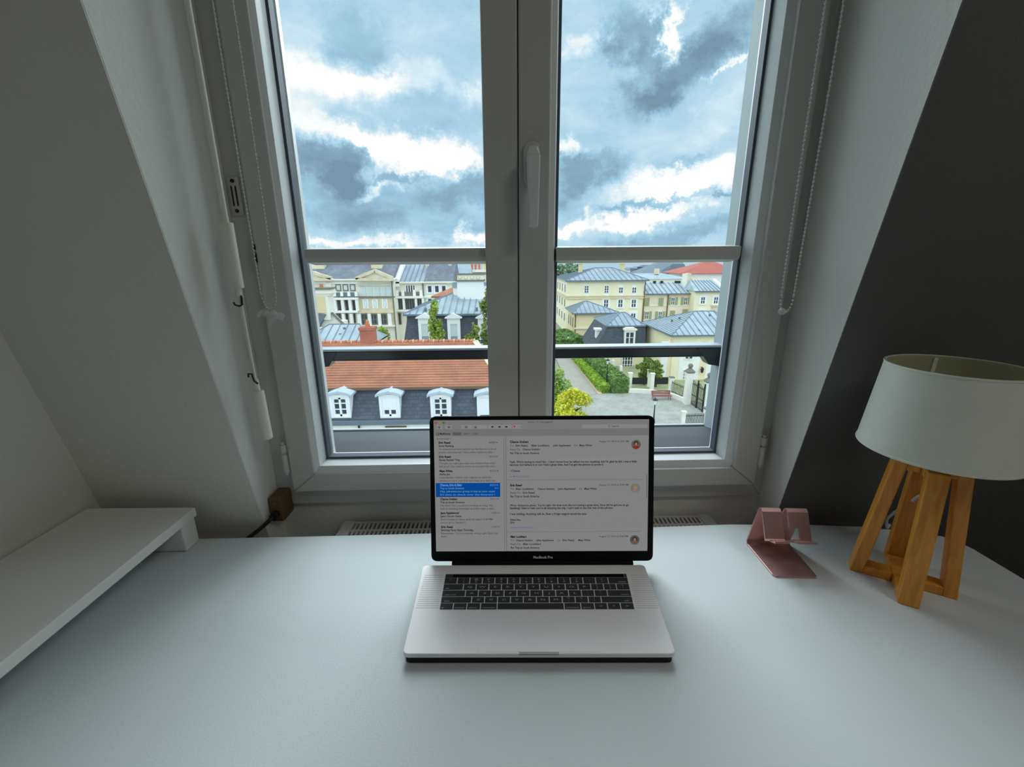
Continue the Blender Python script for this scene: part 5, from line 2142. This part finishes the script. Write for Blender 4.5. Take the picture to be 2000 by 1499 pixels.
# ---- small yellow pavilion
YM = 73.0
hM = bldg('yellow_pavilion', 1155, 625, YM, 'small yellow pavilion with pointed grey roof before the large house', 'house')
x0, x1 = X(1122, 630, YM), X(1206, 630, YM)
zm = Z(1160, 611, YM)
mb = MB()
mb.box(x0, x1, YM, YM + 7.5, GZ, zm)
mb.build('wall', M['yellow2'], hM)
ap = P(1142, 588.5, YM + 4)
hip_roof(hM, x0 - .5, x1 + .3, YM - .5, YM + 8, zm, ap.x, ap.x + .4, YM + 4, ap.z, M['zinc_d'], .8, .08, left=True)
gutter(hM, x0 - .5, x1 + .3, YM - .45, zm - .1, r=.11)
for k in range(3):
    yy = YM + 1.4 + k * 2.3
    zz = Z(1120, 632, YM)
    mb = MB()
    mb.box(x0 - .08, x0 + .02, yy - .45, yy + .45, zz - .9, zz + .9)
    f = mb.build('window', M['tan'], hM)
    mb = MB()
    mb.box(x0 - .11, x0, yy - .3, yy + .3, zz - .75, zz + .75)
    mb.build('pane', M['pane'], f)
pbox(hM, 'string_course', 1122, 640, 1206, 643, YM, .4, M['cream'], .2)
pipe(hM, 1123.5, 630, YM, GZ, zm, 'pipe', .09)

# ---- slate mansard lodge with zinc roof
YN = 58.0
hN = bldg('slate_lodge', 1215, 650, YN, 'slate clad lodge with low zinc roof and one white dormer', 'house')
x0, x1 = X(1181, 660, YN), X(1262, 660, YN)
zt_, zb_ = Z(1220, 636, YN + .6), Z(1220, 686, YN)
mb = MB()
mb.box(x0 - 1.0, x1, YN - .1, YN + 9.5, GZ, zb_)
mb.build('wall', M['yellow'], hN)
mb = MB()
xt0 = X(1187, 636, YN + .6)
mb.hexa([(x0 - 1.5, YN - .3, zb_), (x1, YN - .3, zb_), (x1, YN + 9.5, zb_), (x0 - 1.5, YN + 9.5, zb_)], [(xt0, YN + .6, zt_), (x1, YN + .6, zt_), (x1, YN + 9, zt_), (xt0, YN + 9, zt_)])
mb.build('slate_wall', M['slate'], hN)
ap = P(1212, 610.5, YN + 5)
hip_roof(hN, xt0 - .15, x1, YN + .45, YN + 9.2, zt_, ap.x, ap.x + .6, YN + 5, ap.z, M['zinc_d'], .8, .08, left=True)
gutter(hN, xt0 - .2, x1, YN + .5, zt_ - .08, r=.09)
Yd = YN + .1
dx0, dx1 = X(1218.5, 660, Yd), X(1239.5, 660, Yd)
dz0, dz1 = Z(1229, 672, Yd), Z(1229, 645, Yd)
mb = MB()
ring(mb, dx0, dx1, dz0 - 1, dz1, dx0 + .22, dx1 - .22, dz0 - .8, dz1 - .3, Yd - .3, Yd + .8)
dm = mb.build('dormer', M['wframe'], hN)
mb = MB()
mb.prism([(dx0 - .15, Yd - .5, dz1), (dx1 + .15, Yd - .5, dz1), (dx1 + .15, Yd - .5, dz1 + .2), ((dx0 + dx1) / 2 + .5, Yd - .5, dz1 + .38), ((dx0 + dx1) / 2 - .5, Yd - .5, dz1 + .38), (dx0 - .15, Yd - .5, dz1 + .2)], (0, 1.4, 0))
mb.build('dormer_hood', M['cream'], dm)
mb = MB()
xm = (dx0 + dx1) / 2
mb.box(xm - .07, xm + .07, Yd - .15, Yd, dz0 - .8, dz1 - .3)
for t in (.35, .7):
    mb.box(dx0 + .2, dx1 - .2, Yd - .12, Yd, dz0 - .8 + (dz1 - dz0 + .5) * t - .04, dz0 - .8 + (dz1 - dz0 + .5) * t + .04)
mb.build('window_frame', M['wframe'], dm)
mb = MB()
mb.box(dx0 + .2, dx1 - .2, Yd - .05, Yd + .1, dz0 - .8, dz1 - .3)
mb.build('pane', M['pane'], dm)
# side dormer on the left slope
sx = xt0 - .9
zz = zt_ - 1.6
mb = MB()
mb.box(sx - .25, sx + .5, YN + 2.2, YN + 3.2, zz - 1.0, zz + .7)
mb.box(sx - .45, sx + .5, YN + 2.0, YN + 3.4, zz + .7, zz + .95)
mb.build('side_dormer', M['wframe'], hN)
# french window of the ground floor
fwin(hN, 1225, 708, 22, 26, YN - .2, 4, 3, fw=.12, bars=.05)

# ---- yellow house with the wide zinc hip roof
YO = 50.0
hO = bldg('zinc_roof_house', 1350, 690, YO, 'yellow and white house under a wide seamed zinc hip roof', 'house')
x0, x1 = X(1312, 660, YO), X(1445, 660, YO)
zo = Z(1350, 654.5, YO)
mb = MB()
mb.box(x0 + .4, x1, YO + .4, YO + 11, GZ, zo)
mb.build('wall', M['yellow'], hO)
r0, r1 = P(1356, 608.5, YO + 5.5), P(1395, 609, YO + 5.5)
hip_roof(hO, x0, x1 + .5, YO, YO + 11.3, zo, r0.x, r1.x, YO + 5.5, r0.z, M['zinc'], .72, .07, left=True)
gutter(hO, x0 - .1, x1, YO + .05, zo - .1, r=.09)
mb = MB()
mb.box(x0 - .12, x0 + .02, YO, YO + 11.3, zo - .2, zo - .02)
mb.build('gutter', M['gutter'], hO)
mb = MB()
mb.tube([(x0 + .3, YO + 10.2, zo - .2), (x0 + .3, YO + 10.2, GZ)], .09, 6)
mb.build('downpipe', M['pipe'], hO)
for cx, cy in ((1328, 622), (1313, 627), (1387, 616), (1366, 647)):
    pbox(hO, 'roof_vent', cx - 1.6, cy - 2.4, cx + 1.6, cy + 2.4, YO + 3.0 if cy < 630 else YO + .9, .2, M['gutter'], 0)
mb = MB()
Yq = YO + 7
mb.box(X(1394, 605, Yq), X(1411, 605, Yq), Yq, Yq + 1.0, zo, Z(1402, 597, Yq))
c_ = mb.build('chimney', M['tan'], hO)
pbox(c_, 'chimney_cap', 1393, 595.5, 1412, 599, Yq, 1.2, M['tan'], .1)
# lower walls: white and yellow strips, windows, wall lantern
for a_, b_, m_, fr in ((1290, 1304, 'white_r', -.2), (1326, 1366, 'white_r', .05), (1379, 1450, 'white_r', .05), (1366, 1379, 'yellow2', .02), (1304, 1326, 'yellow2', -.15)):
    yf = YO + .4 - fr
    mb = MB()
    mb.box(X(a_, 715, yf), X(b_, 715, yf), yf, yf + .35, GZ, Z(1350, 668 if m_ == 'white_r' else 664, yf))
    mb.build('wall_strip', M[m_], hO)
fwin(hO, 1345.5, 694, 17, 17, YO + .35, 2, 2, fw=.12)
fwin(hO, 1337, 735, 8, 26, YO + .35, 2, 4, fw=.08)
fwin(hO, 1396, 722, 10, 16, YO + .35, 2, 2, fw=.08)
pl_ = P(1370.5, 723, YO + .2)
mb = MB()
mb.lathe([(.04, -.35), (.14, -.25), (.2, .1), (.24, .12), (.05, .38)], (pl_.x, YO + .05, pl_.z), 6)
mb.box(pl_.x - .03, pl_.x + .03, YO + .05, YO + .4, pl_.z + .3, pl_.z + .36)
mb.build('wall_lantern', M['iron'], hO)

# ---- far roofs
YQ = 125.0
hQ = bldg('red_roof_house', 1380, 530, YQ, 'white house with red hipped roof rising behind the shuttered house', 'house')
x0, x1 = X(1336, 540, YQ), X(1450, 540, YQ)
zq = Z(1380, 534, YQ)
mb = MB()
mb.box(x0 + 1, x1, YQ + 1, YQ + 14, GZ, zq)
mb.build('wall', M['white_r'], hQ)
ap = P(1384, 509, YQ + 7)
hip_roof(hQ, x0 - 1, x1 + 1, YQ, YQ + 15, zq, ap.x, ap.x + .6, YQ + 7, ap.z, M['redroof'])
YR = 150.0
hR = bldg('domed_hall', 1305, 525, YR, 'distant hall under a big blunt dark grey roof', 'hall')
a, b = P(1262, 540, YR), P(1350, 540, YR)
t0, t1 = P(1289, 510.5, YR + 12), P(1330, 510.5, YR + 12)
mb = MB()
mb.box(a.x, b.x, YR, YR + 25, GZ, a.z)
mb.build('wall', M['greyroof'], hR)
mb = MB()
mb.hexa([(a.x, YR, a.z), (b.x, YR, a.z), (b.x, YR + 25, a.z), (a.x, YR + 25, a.z)], [(t0.x, YR + 11, t0.z), (t1.x, YR + 11, t0.z), (t1.x, YR + 13, t0.z), (t0.x, YR + 13, t0.z)])
mb.build('roof', M['greyroof'], hR)
a, b = P(1297, 541, YR - 3), P(1348, 541, YR - 3)
t0 = P(1322, 516, YR - .2)
mb = MB()
mb.add([a, b, t0 + Vector((-1.5, 0, 0)), t0 + Vector((2.5, 0, 0)), a + Vector((0, 12, 0)), b + Vector((0, 12, 0))], [(0, 1, 3, 2), (0, 2, 4), (1, 5, 3), (2, 3, 5, 4), (0, 4, 5, 1)])
mb.build('gable_roof', M['greyroof_d'], hR)
YT = 118.0
hT = bldg('long_zinc_roof', 1275, 540, YT, 'long low far building with pale zinc roof right of the chimney', 'building')
a, b = P(1236, 546, YT), P(1352, 546, YT)
zt_ = Z(1275, 534, YT + 6)
mb = MB()
mb.box(a.x, b.x, YT, YT + 12, GZ, a.z)
mb.build('wall', M['cream'], hT)
mb = MB()
t0, t1 = P(1240, 533, YT + 6), P(1292, 533, YT + 6)
mb.hexa([(a.x, YT - .4, a.z), (b.x, YT - .4, a.z), (b.x, YT + 12, a.z), (a.x, YT + 12, a.z)], [(t0.x, YT + 5.8, zt_), (t1.x, YT + 5.8, zt_), (t1.x, YT + 6.2, zt_), (t0.x, YT + 6.2, zt_)])
mb.build('roof', M['zinc'], hT)
pbox(hT, 'chimney', 1280, 525, 1288, 536, YT + 4, 1, M['tan'], 0)
YV = 205.0
for i, (p0, p1, pt, pb, m_, lab) in enumerate(((1222, 1242, 523, 545, 'white_r', 'tiny white far house at the skyline right of the second chimney'), (1240, 1270, 521, 545, 'greyroof', 'low grey far roof at the skyline left of the big dark roof'), (1255, 1276, 518, 545, 'greyroof_d', 'steep dark far roof leaning against the big grey hall'))):
    yv = YV - i * 12
    o = bldg('far_house', (p0 + p1) / 2, 535, yv, lab, 'house')
    a, b = P(p0, pb, yv), P(p1, pb, yv)
    z1 = Z((p0 + p1) / 2, pt + 4, yv)
    mb = MB()
    mb.box(a.x, b.x, yv, yv + 8, GZ, z1)
    mb.build('wall', M['cream'] if i == 0 else M[m_], o)
    mb = MB()
    z2 = Z((p0 + p1) / 2, pt, yv)
    mb.hexa([(a.x - .4, yv - .4, z1), (b.x + .4, yv - .4, z1), (b.x + .4, yv + 8, z1), (a.x - .4, yv + 8, z1)], [(a.x + 1, yv + 4, z2), (b.x - 1, yv + 4, z2), (b.x - 1, yv + 4.2, z2), (a.x + 1, yv + 4.2, z2)])
    mb.build('roof', M['greyroof'] if i == 0 else M[m_], o)
YW = 150.0
hW = bldg('pale_depot', 1095, 545, YW, 'far low depot with pale grey curved roof beside the mullion', 'building')
a, b = P(1050, 550, YW), P(1122, 550, YW)
mb = MB()
mb.box(a.x, b.x, YW, YW + 20, GZ, a.z - 2)
mb.build('wall', M['greyroof_d'], hW)
mb = MB()
n = 8
pts = [(a.x + (b.x - a.x) * k / n, YW - .5, a.z - 2 + 3.2 * math.sin(math.pi * k / n)) for k in range(n + 1)]
mb.prism(pts, (0, 20, 0))
mb.build('roof', M['zinc'], hW)
# belt of far trees
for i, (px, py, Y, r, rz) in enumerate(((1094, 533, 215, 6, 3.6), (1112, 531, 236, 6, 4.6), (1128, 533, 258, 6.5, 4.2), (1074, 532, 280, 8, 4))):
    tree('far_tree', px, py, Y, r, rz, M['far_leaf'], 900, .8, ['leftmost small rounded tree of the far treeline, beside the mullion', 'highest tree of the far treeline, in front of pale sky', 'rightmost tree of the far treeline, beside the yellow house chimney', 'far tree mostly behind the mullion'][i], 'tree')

# ---- grounds of the right pane
mb = MB()
mb.prism([G(1030, 830, GZ), G(1150, 772, GZ), G(1225, 768, GZ), G(1266, 768, GZ), G(1302, 774, GZ), G(1340, 785, GZ), G(1400, 812, GZ), G(1460, 860, GZ), G(1460, 980, GZ), G(1000, 980, GZ)], (0, 0, .04))
struct(mb.build('courtyard', M['cobble']))
mb = MB()
mb.prism([G(1084, 697, GZ), G(1112, 697, GZ), G(1171, 770, GZ), G(1120, 775, GZ)], (0, 0, .05))
struct(mb.build('path', M['path']))
mb = MB()
mb.prism([G(1112, 697, GZ), G(1114, 697, GZ), G(1176, 771, GZ), G(1168, 772, GZ)], (0, 0, .12))
struct(mb.build('kerb', M['kerb']))
mb = MB()
mb.prism([G(1225, 764, GZ), G(1200, 700, GZ), G(1420, 700, GZ), G(1420, 800, GZ), G(1340, 781, GZ), G(1300, 770, GZ)], (0, 0, .03))
struct(mb.build('front_garden', M['grass']))


def hedge(name, a, b, w, h, m, label, n=5000, size=.14):
    a, b = Vector(a), Vector(b)
    c = (a + b) / 2
    rt = empty(name, (c.x, c.y, GZ), label, 'hedge')
    d = (b - a)
    L_ = d.length
    d.normalize()
    s = Vector((-d.y, d.x, 0)) * (w / 2)
    mb = MB()
    k = max(4, int(L_ / .8))
    ps = []
    for i in range(k + 1):
        p = a + d * (L_ * i / k)
        j = lambda q: q * random.uniform(.92, 1.06)
        ps.append([p - s * j(1), p - s * j(.92) + Vector((0, 0, h * j(.8))), p - s * .5 + Vector((0, 0, h * j(1))), p + s * .5 + Vector((0, 0, h * j(1))), p + s * j(.92) + Vector((0, 0, h * j(.8))), p + s * j(1)])
    vs_ = [q for r in ps for q in r]
    fs = []
    for i in range(k):
        for t in range(5):
            fs.append((i * 6 + t, i * 6 + t + 1, i * 6 + t + 7, i * 6 + t + 6))
    fs.append(tuple(range(6)))
    fs.append(tuple(k * 6 + t for t in reversed(range(6))))
    mb.add(vs_, fs)
    mb.build('hedge_body', m, rt, smooth=True)
    pts = []
    for _ in range(n):
        t = random.random()
        u = random.uniform(-1, 1)
        v = random.random()
        if random.random() < .12:
            pts.append(b + d * .05 + s * u + Vector((0, 0, h * v)))
        elif random.random() < .55:
            pts.append(a + d * L_ * t + s * u + Vector((0, 0, h * random.uniform(.93, 1.06))))
        else:
            pts.append(a + d * L_ * t + s * (1.04 if u > 0 else -1.04) + Vector((0, 0, h * v)))
    pts = np.array(pts)
    u = rng.normal(size=(n, 3))
    u /= np.linalg.norm(u, axis=1)[:, None]
    w_ = np.cross(u, rng.normal(size=(n, 3)))
    w_ /= np.linalg.norm(w_, axis=1)[:, None]
    sz = size * rng.uniform(.6, 1.3, n)[:, None]
    v = np.stack([pts - u * sz, pts + w_ * sz * .6, pts + u * sz, pts - w_ * sz * .6], axis=1).reshape(-1, 3) - np.array(rt.location)
    me = bpy.data.meshes.new('foliage')
    me.from_pydata(v.tolist(), [], [(4 * i, 4 * i + 1, 4 * i + 2, 4 * i + 3) for i in range(n)])
    me.materials.append(m)
    o = bpy.data.objects.new('foliage', me)
    COL.objects.link(o)
    o.parent = rt
    return rt


hedge('low_hedge', G(1118, 695, GZ), G(1180, 767, GZ), 1.1, .8, M['hedge_l'], 'low bright green clipped hedge along the path')
hedge('tall_hedge', G(1134, 698, GZ), G(1212, 769, GZ), 1.7, 1.7, M['hedge_d'], 'taller dark green hedge behind the bright low one', 6000)
hedge('far_hedge', G(1086, 672, GZ), G(1114, 690, GZ), 4, 2.4, M['hedge_d'], 'far green hedge left of the yellow pavilion, above the guard rail', 2500, .3)
tree('yellow_tree', 1116, 812, 23.5, 2.1, 1.5, M['leaf_y'], 9000, .085, 'bright yellow-green tree top just above the laptop screen')
tree('green_tree', 1080, 766, 27.5, 1.2, 2.1, M['leaf_g'], 3600, .10, 'light green tree above the yellow tree, beside the mullion')
tree('garden_tree', 1261, 716, 48.5, 1.1, 1.5, M['leaf_d'], 2600, .14, 'round dark garden tree against the yellow house wall')
tree('garden_shrub', 1283, 722, 47.5, 1.1, 1.0, M['leaf_d'], 2000, .14, 'broad low shrub right of the round garden tree', 'shrub')
# white low wall with posts and dark fence panels
lw = empty('garden_enclosure', G(1280, 770, GZ), 'low white curved garden wall with square posts and dark panels', 'fence')
curve = [G(1227, 768, GZ), G(1246, 768.5, GZ), G(1266, 770, GZ), G(1288, 773, GZ), G(1306, 776, GZ), G(1322, 781, GZ), G(1336, 787, GZ)]
mb = MB()
for a, b in zip(curve[:-1], curve[1:]):
    mb.bar(a + Vector((0, 0, .25)), b + Vector((0, 0, .25)), .3, .5)
mb.build('wall_base', M['stone'], lw)
for (cx, pt, pb, w) in ((1229, 730, 763, 7), (1266, 724, 756, 6.5), (1272, 731, 765, 7), (1309, 738, 773, 7.5)):
    p = G(cx, pb, GZ)
    ww = w / FPX * p.y
    zt_ = Z(cx, pt, p.y)
    mb = MB()
    mb.box(p.x - ww / 2, p.x + ww / 2, p.y - ww / 2, p.y + ww / 2, GZ, zt_)
    po = mb.build('post', M['stone'], lw)
    mb = MB()
    mb.box(p.x - ww * .62, p.x + ww * .62, p.y - ww * .62, p.y + ww * .62, zt_, zt_ + .1)
    mb.build('post_cap', M['cap'] if cx == 1309 else M['stone'], po)
for (a, b, t, bt) in ((1233, 1264, 738, 751), (1276, 1305, 737.5, 751)):
    p = G((a + b) / 2, 757, GZ)
    mb = MB()
    z0, z1 = Z((a + b) / 2, bt, p.y), Z((a + b) / 2, t, p.y)
    mb.box(X(a, 745, p.y), X(b, 745, p.y), p.y, p.y + .08, z0, z1)
    mb.build('dark_panel', M['iron'], lw)
for px, pt, pb in ((1195, 704, 727), (1210, 715, 738), (1178, 696, 715)):
    pass
gp = empty('gate', G(1365, 795, GZ), 'black iron double gate between two white ball-topped pillars', 'gate')
pil = []
for (cx, pb, pt, w) in ((1341, 790, 728, 12), (1378, 806, 747, 12.5)):
    p = G(cx, pb, GZ)
    ww = w / FPX * p.y * .95
    zt_ = Z(cx + 5, pt, p.y)
    mb = MB()
    mb.box(p.x - ww / 2, p.x + ww / 2, p.y - ww / 2, p.y + ww / 2, GZ, zt_)
    po = mb.build('pillar', M['stone'], gp)
    mb = MB()
    mb.box(p.x - ww * .62, p.x + ww * .62, p.y - ww * .62, p.y + ww * .62, zt_, zt_ + .12)
    mb.hexa([(p.x - ww * .75, p.y - ww * .75, zt_ + .12), (p.x + ww * .75, p.y - ww * .75, zt_ + .12), (p.x + ww * .75, p.y + ww * .75, zt_ + .12), (p.x - ww * .75, p.y + ww * .75, zt_ + .12)],
            [(p.x - .12, p.y - .12, zt_ + .45), (p.x + .12, p.y - .12, zt_ + .45), (p.x + .12, p.y + .12, zt_ + .45), (p.x - .12, p.y + .12, zt_ + .45)])
    mb.build('pillar_cap', M['cap'], po)
    mb = MB()
    mb.ball((p.x, p.y, zt_ + .68), .24, 12, 8)
    mb.build('ball_finial', M['cap'], po, smooth=True)
    pil.append((p, ww, zt_))
a, b = pil[0][0] + Vector((pil[0][1] * .6, 0, 0)), pil[1][0] - Vector((pil[1][1] * .6, 0, 0))
for s, e in ((0.0, .49), (.51, 1.0)):
    mb = MB()
    p, q = a.lerp(b, s), a.lerp(b, e)
    hh = 2.5
    mb.bar(p, p + Vector((0, 0, hh)), .10)
    mb.bar(q, q + Vector((0, 0, hh + .3)), .10)
    for k in range(1, 7):
        t = p.lerp(q, k / 7)
        mb.bar(t, t + Vector((0, 0, hh + .1 * math.sin(k))), .035)
    for z in (.2, 1.1, 2.2):
        mb.bar(p + Vector((0, 0, z)), q + Vector((0, 0, z)), .06)
    mb.build('gate_leaf', M['iron'], gp)
fe = empty('iron_fence', G(1355, 822, GZ), 'low black iron fence with white posts near the window ledge', 'fence')
for (cx, pb, pt, w) in ((1333, 833, 806, 6.5), (1376.5, 832, 799, 8)):
    p = G(cx, pb, GZ)
    ww = w / FPX * p.y
    zt_ = Z(cx, pt, p.y)
    mb = MB()
    mb.box(p.x - ww / 2, p.x + ww / 2, p.y - ww / 2, p.y + ww / 2, GZ, zt_)
    po = mb.build('post', M['stone'], fe)
    mb = MB()
    mb.box(p.x - ww * .7, p.x + ww * .7, p.y - ww * .7, p.y + ww * .7, zt_, zt_ + .12)
    mb.build('post_cap', M['stone'] if cx < 1350 else M['cap'], po)
a, b = G(1337, 833, GZ), G(1372, 832, GZ)
for k in range(0, 15):
    t = a.lerp(b, k / 14)
    mb = MB()
    mb.bar(t, t + Vector((0, 0, 1.15)), .035)
    mb.build('fence_bar', M['iron'], fe)
mb = MB()
for z in (.15, .95):
    mb.bar(a + Vector((0, 0, z)), b + Vector((0, 0, z)), .05)
mb.build('fence_rail', M['iron'], fe)
# railing between post and gate pillar
a, b = G(1313, 776, GZ), G(1334, 786, GZ)
f2 = empty('iron_railing', a, 'short black iron railing left of the first gate pillar', 'railing')
for k in range(9):
    t = a.lerp(b, k / 8) + Vector((0, .3, 0))
    mb = MB()
    mb.bar(t, t + Vector((0, 0, 1.7)), .04)
    mb.build('railing_bar', M['iron'], f2)
mb = MB()
for z in (.55, 1.5):
    mb.bar(a + Vector((0, .3, z)), b + Vector((0, .3, z)), .05)
mb.build('railing_rail', M['iron'], f2)
# bench
c = G(1284, 780, GZ)
be = empty('bench', c, 'red painted slatted bench against the low white wall', 'bench')
xa_, xb_ = G(1266, 775, GZ).x, G(1303, 775, GZ).x
for k in range(4):
    mb = MB()
    mb.box(xa_, xb_, c.y - .5 + k * .13, c.y - .39 + k * .13, GZ + .42, GZ + .47)
    mb.build('seat_slat', M['bench'], be)
for k in range(3):
    mb = MB()
    mb.box(xa_, xb_, c.y + .04 + k * .03, c.y + .07 + k * .03, GZ + .52 + k * .14, GZ + .63 + k * .14)
    mb.build('back_slat', M['bench'], be)
for xx in (xa_ + .1, xb_ - .16):
    mb = MB()
    mb.box(xx, xx + .06, c.y - .48, c.y - .42, GZ + .04, GZ + .42)
    mb.box(xx, xx + .06, c.y, c.y + .06, GZ + .04, GZ + .9)
    mb.build('leg', M['bench'], be)
# street lamps
for (bx, by, ty, lab) in ((1276, 828, 779, 'black lamp post standing in the cobbled court, nearest one'), (1184, 761, 702, 'black lamp post at the end of the tall hedge'), (1109, 694, 655, 'small far lamp post beside the pavilion, above the rail')):
    p = G(bx, by, GZ)
    zt_ = Z(bx + 2, ty, p.y)
    lp = empty('lamp_post', p, lab, 'lamp post')
    H = zt_ - GZ
    mb = MB()
    mb.lathe([(.13, 0), (.13, .25), (.07, .5), (.045, H - .7), (.06, H - .62)], (p.x, p.y, GZ + .04), 10)
    mb.build('pole', M['iron'], lp, smooth=True)
    mb = MB()
    mb.lathe([(.07, H - .6), (.17, H - .2)], (p.x, p.y, GZ + .04), 6)
    mb.build('lantern_glass', M['lampglass'], lp)
    mb = MB()
    mb.lathe([(.24, H - .2), (.2, H - .12), (.05, H - .02), (.02, H + .1)], (p.x, p.y, GZ + .04), 6)
    mb.build('lantern_cap', M['iron'], lp)
# white posts and railing by the lodge
lf = empty('lodge_railing', G(1200, 735, GZ), 'dark railing with white posts behind the tall hedge', 'railing')
prev = None
for px, pt, pb in ((1180, 690, 722), (1196, 704, 738), (1211, 715, 752)):
    p = G(px, pb, GZ)
    zt_ = Z(px, pt, p.y)
    mb = MB()
    mb.box(p.x - .14, p.x + .14, p.y - .14, p.y + .14, GZ, zt_)
    mb.build('post', M['stone'], lf)
    if prev is not None:
        mb = MB()
        n_ = 6
        for k in range(1, n_):
            t = prev[0].lerp(p, k / n_)
            mb.bar(t, t + Vector((0, 0, 1.2)), .05)
        mb.bar(prev[0] + Vector((0, 0, .5)), p + Vector((0, 0, .5)), .05, .9)
        mb.build('railing_panel', M['iron'], lf)
    prev = (p, zt_)
bpy.context.view_layer.update()
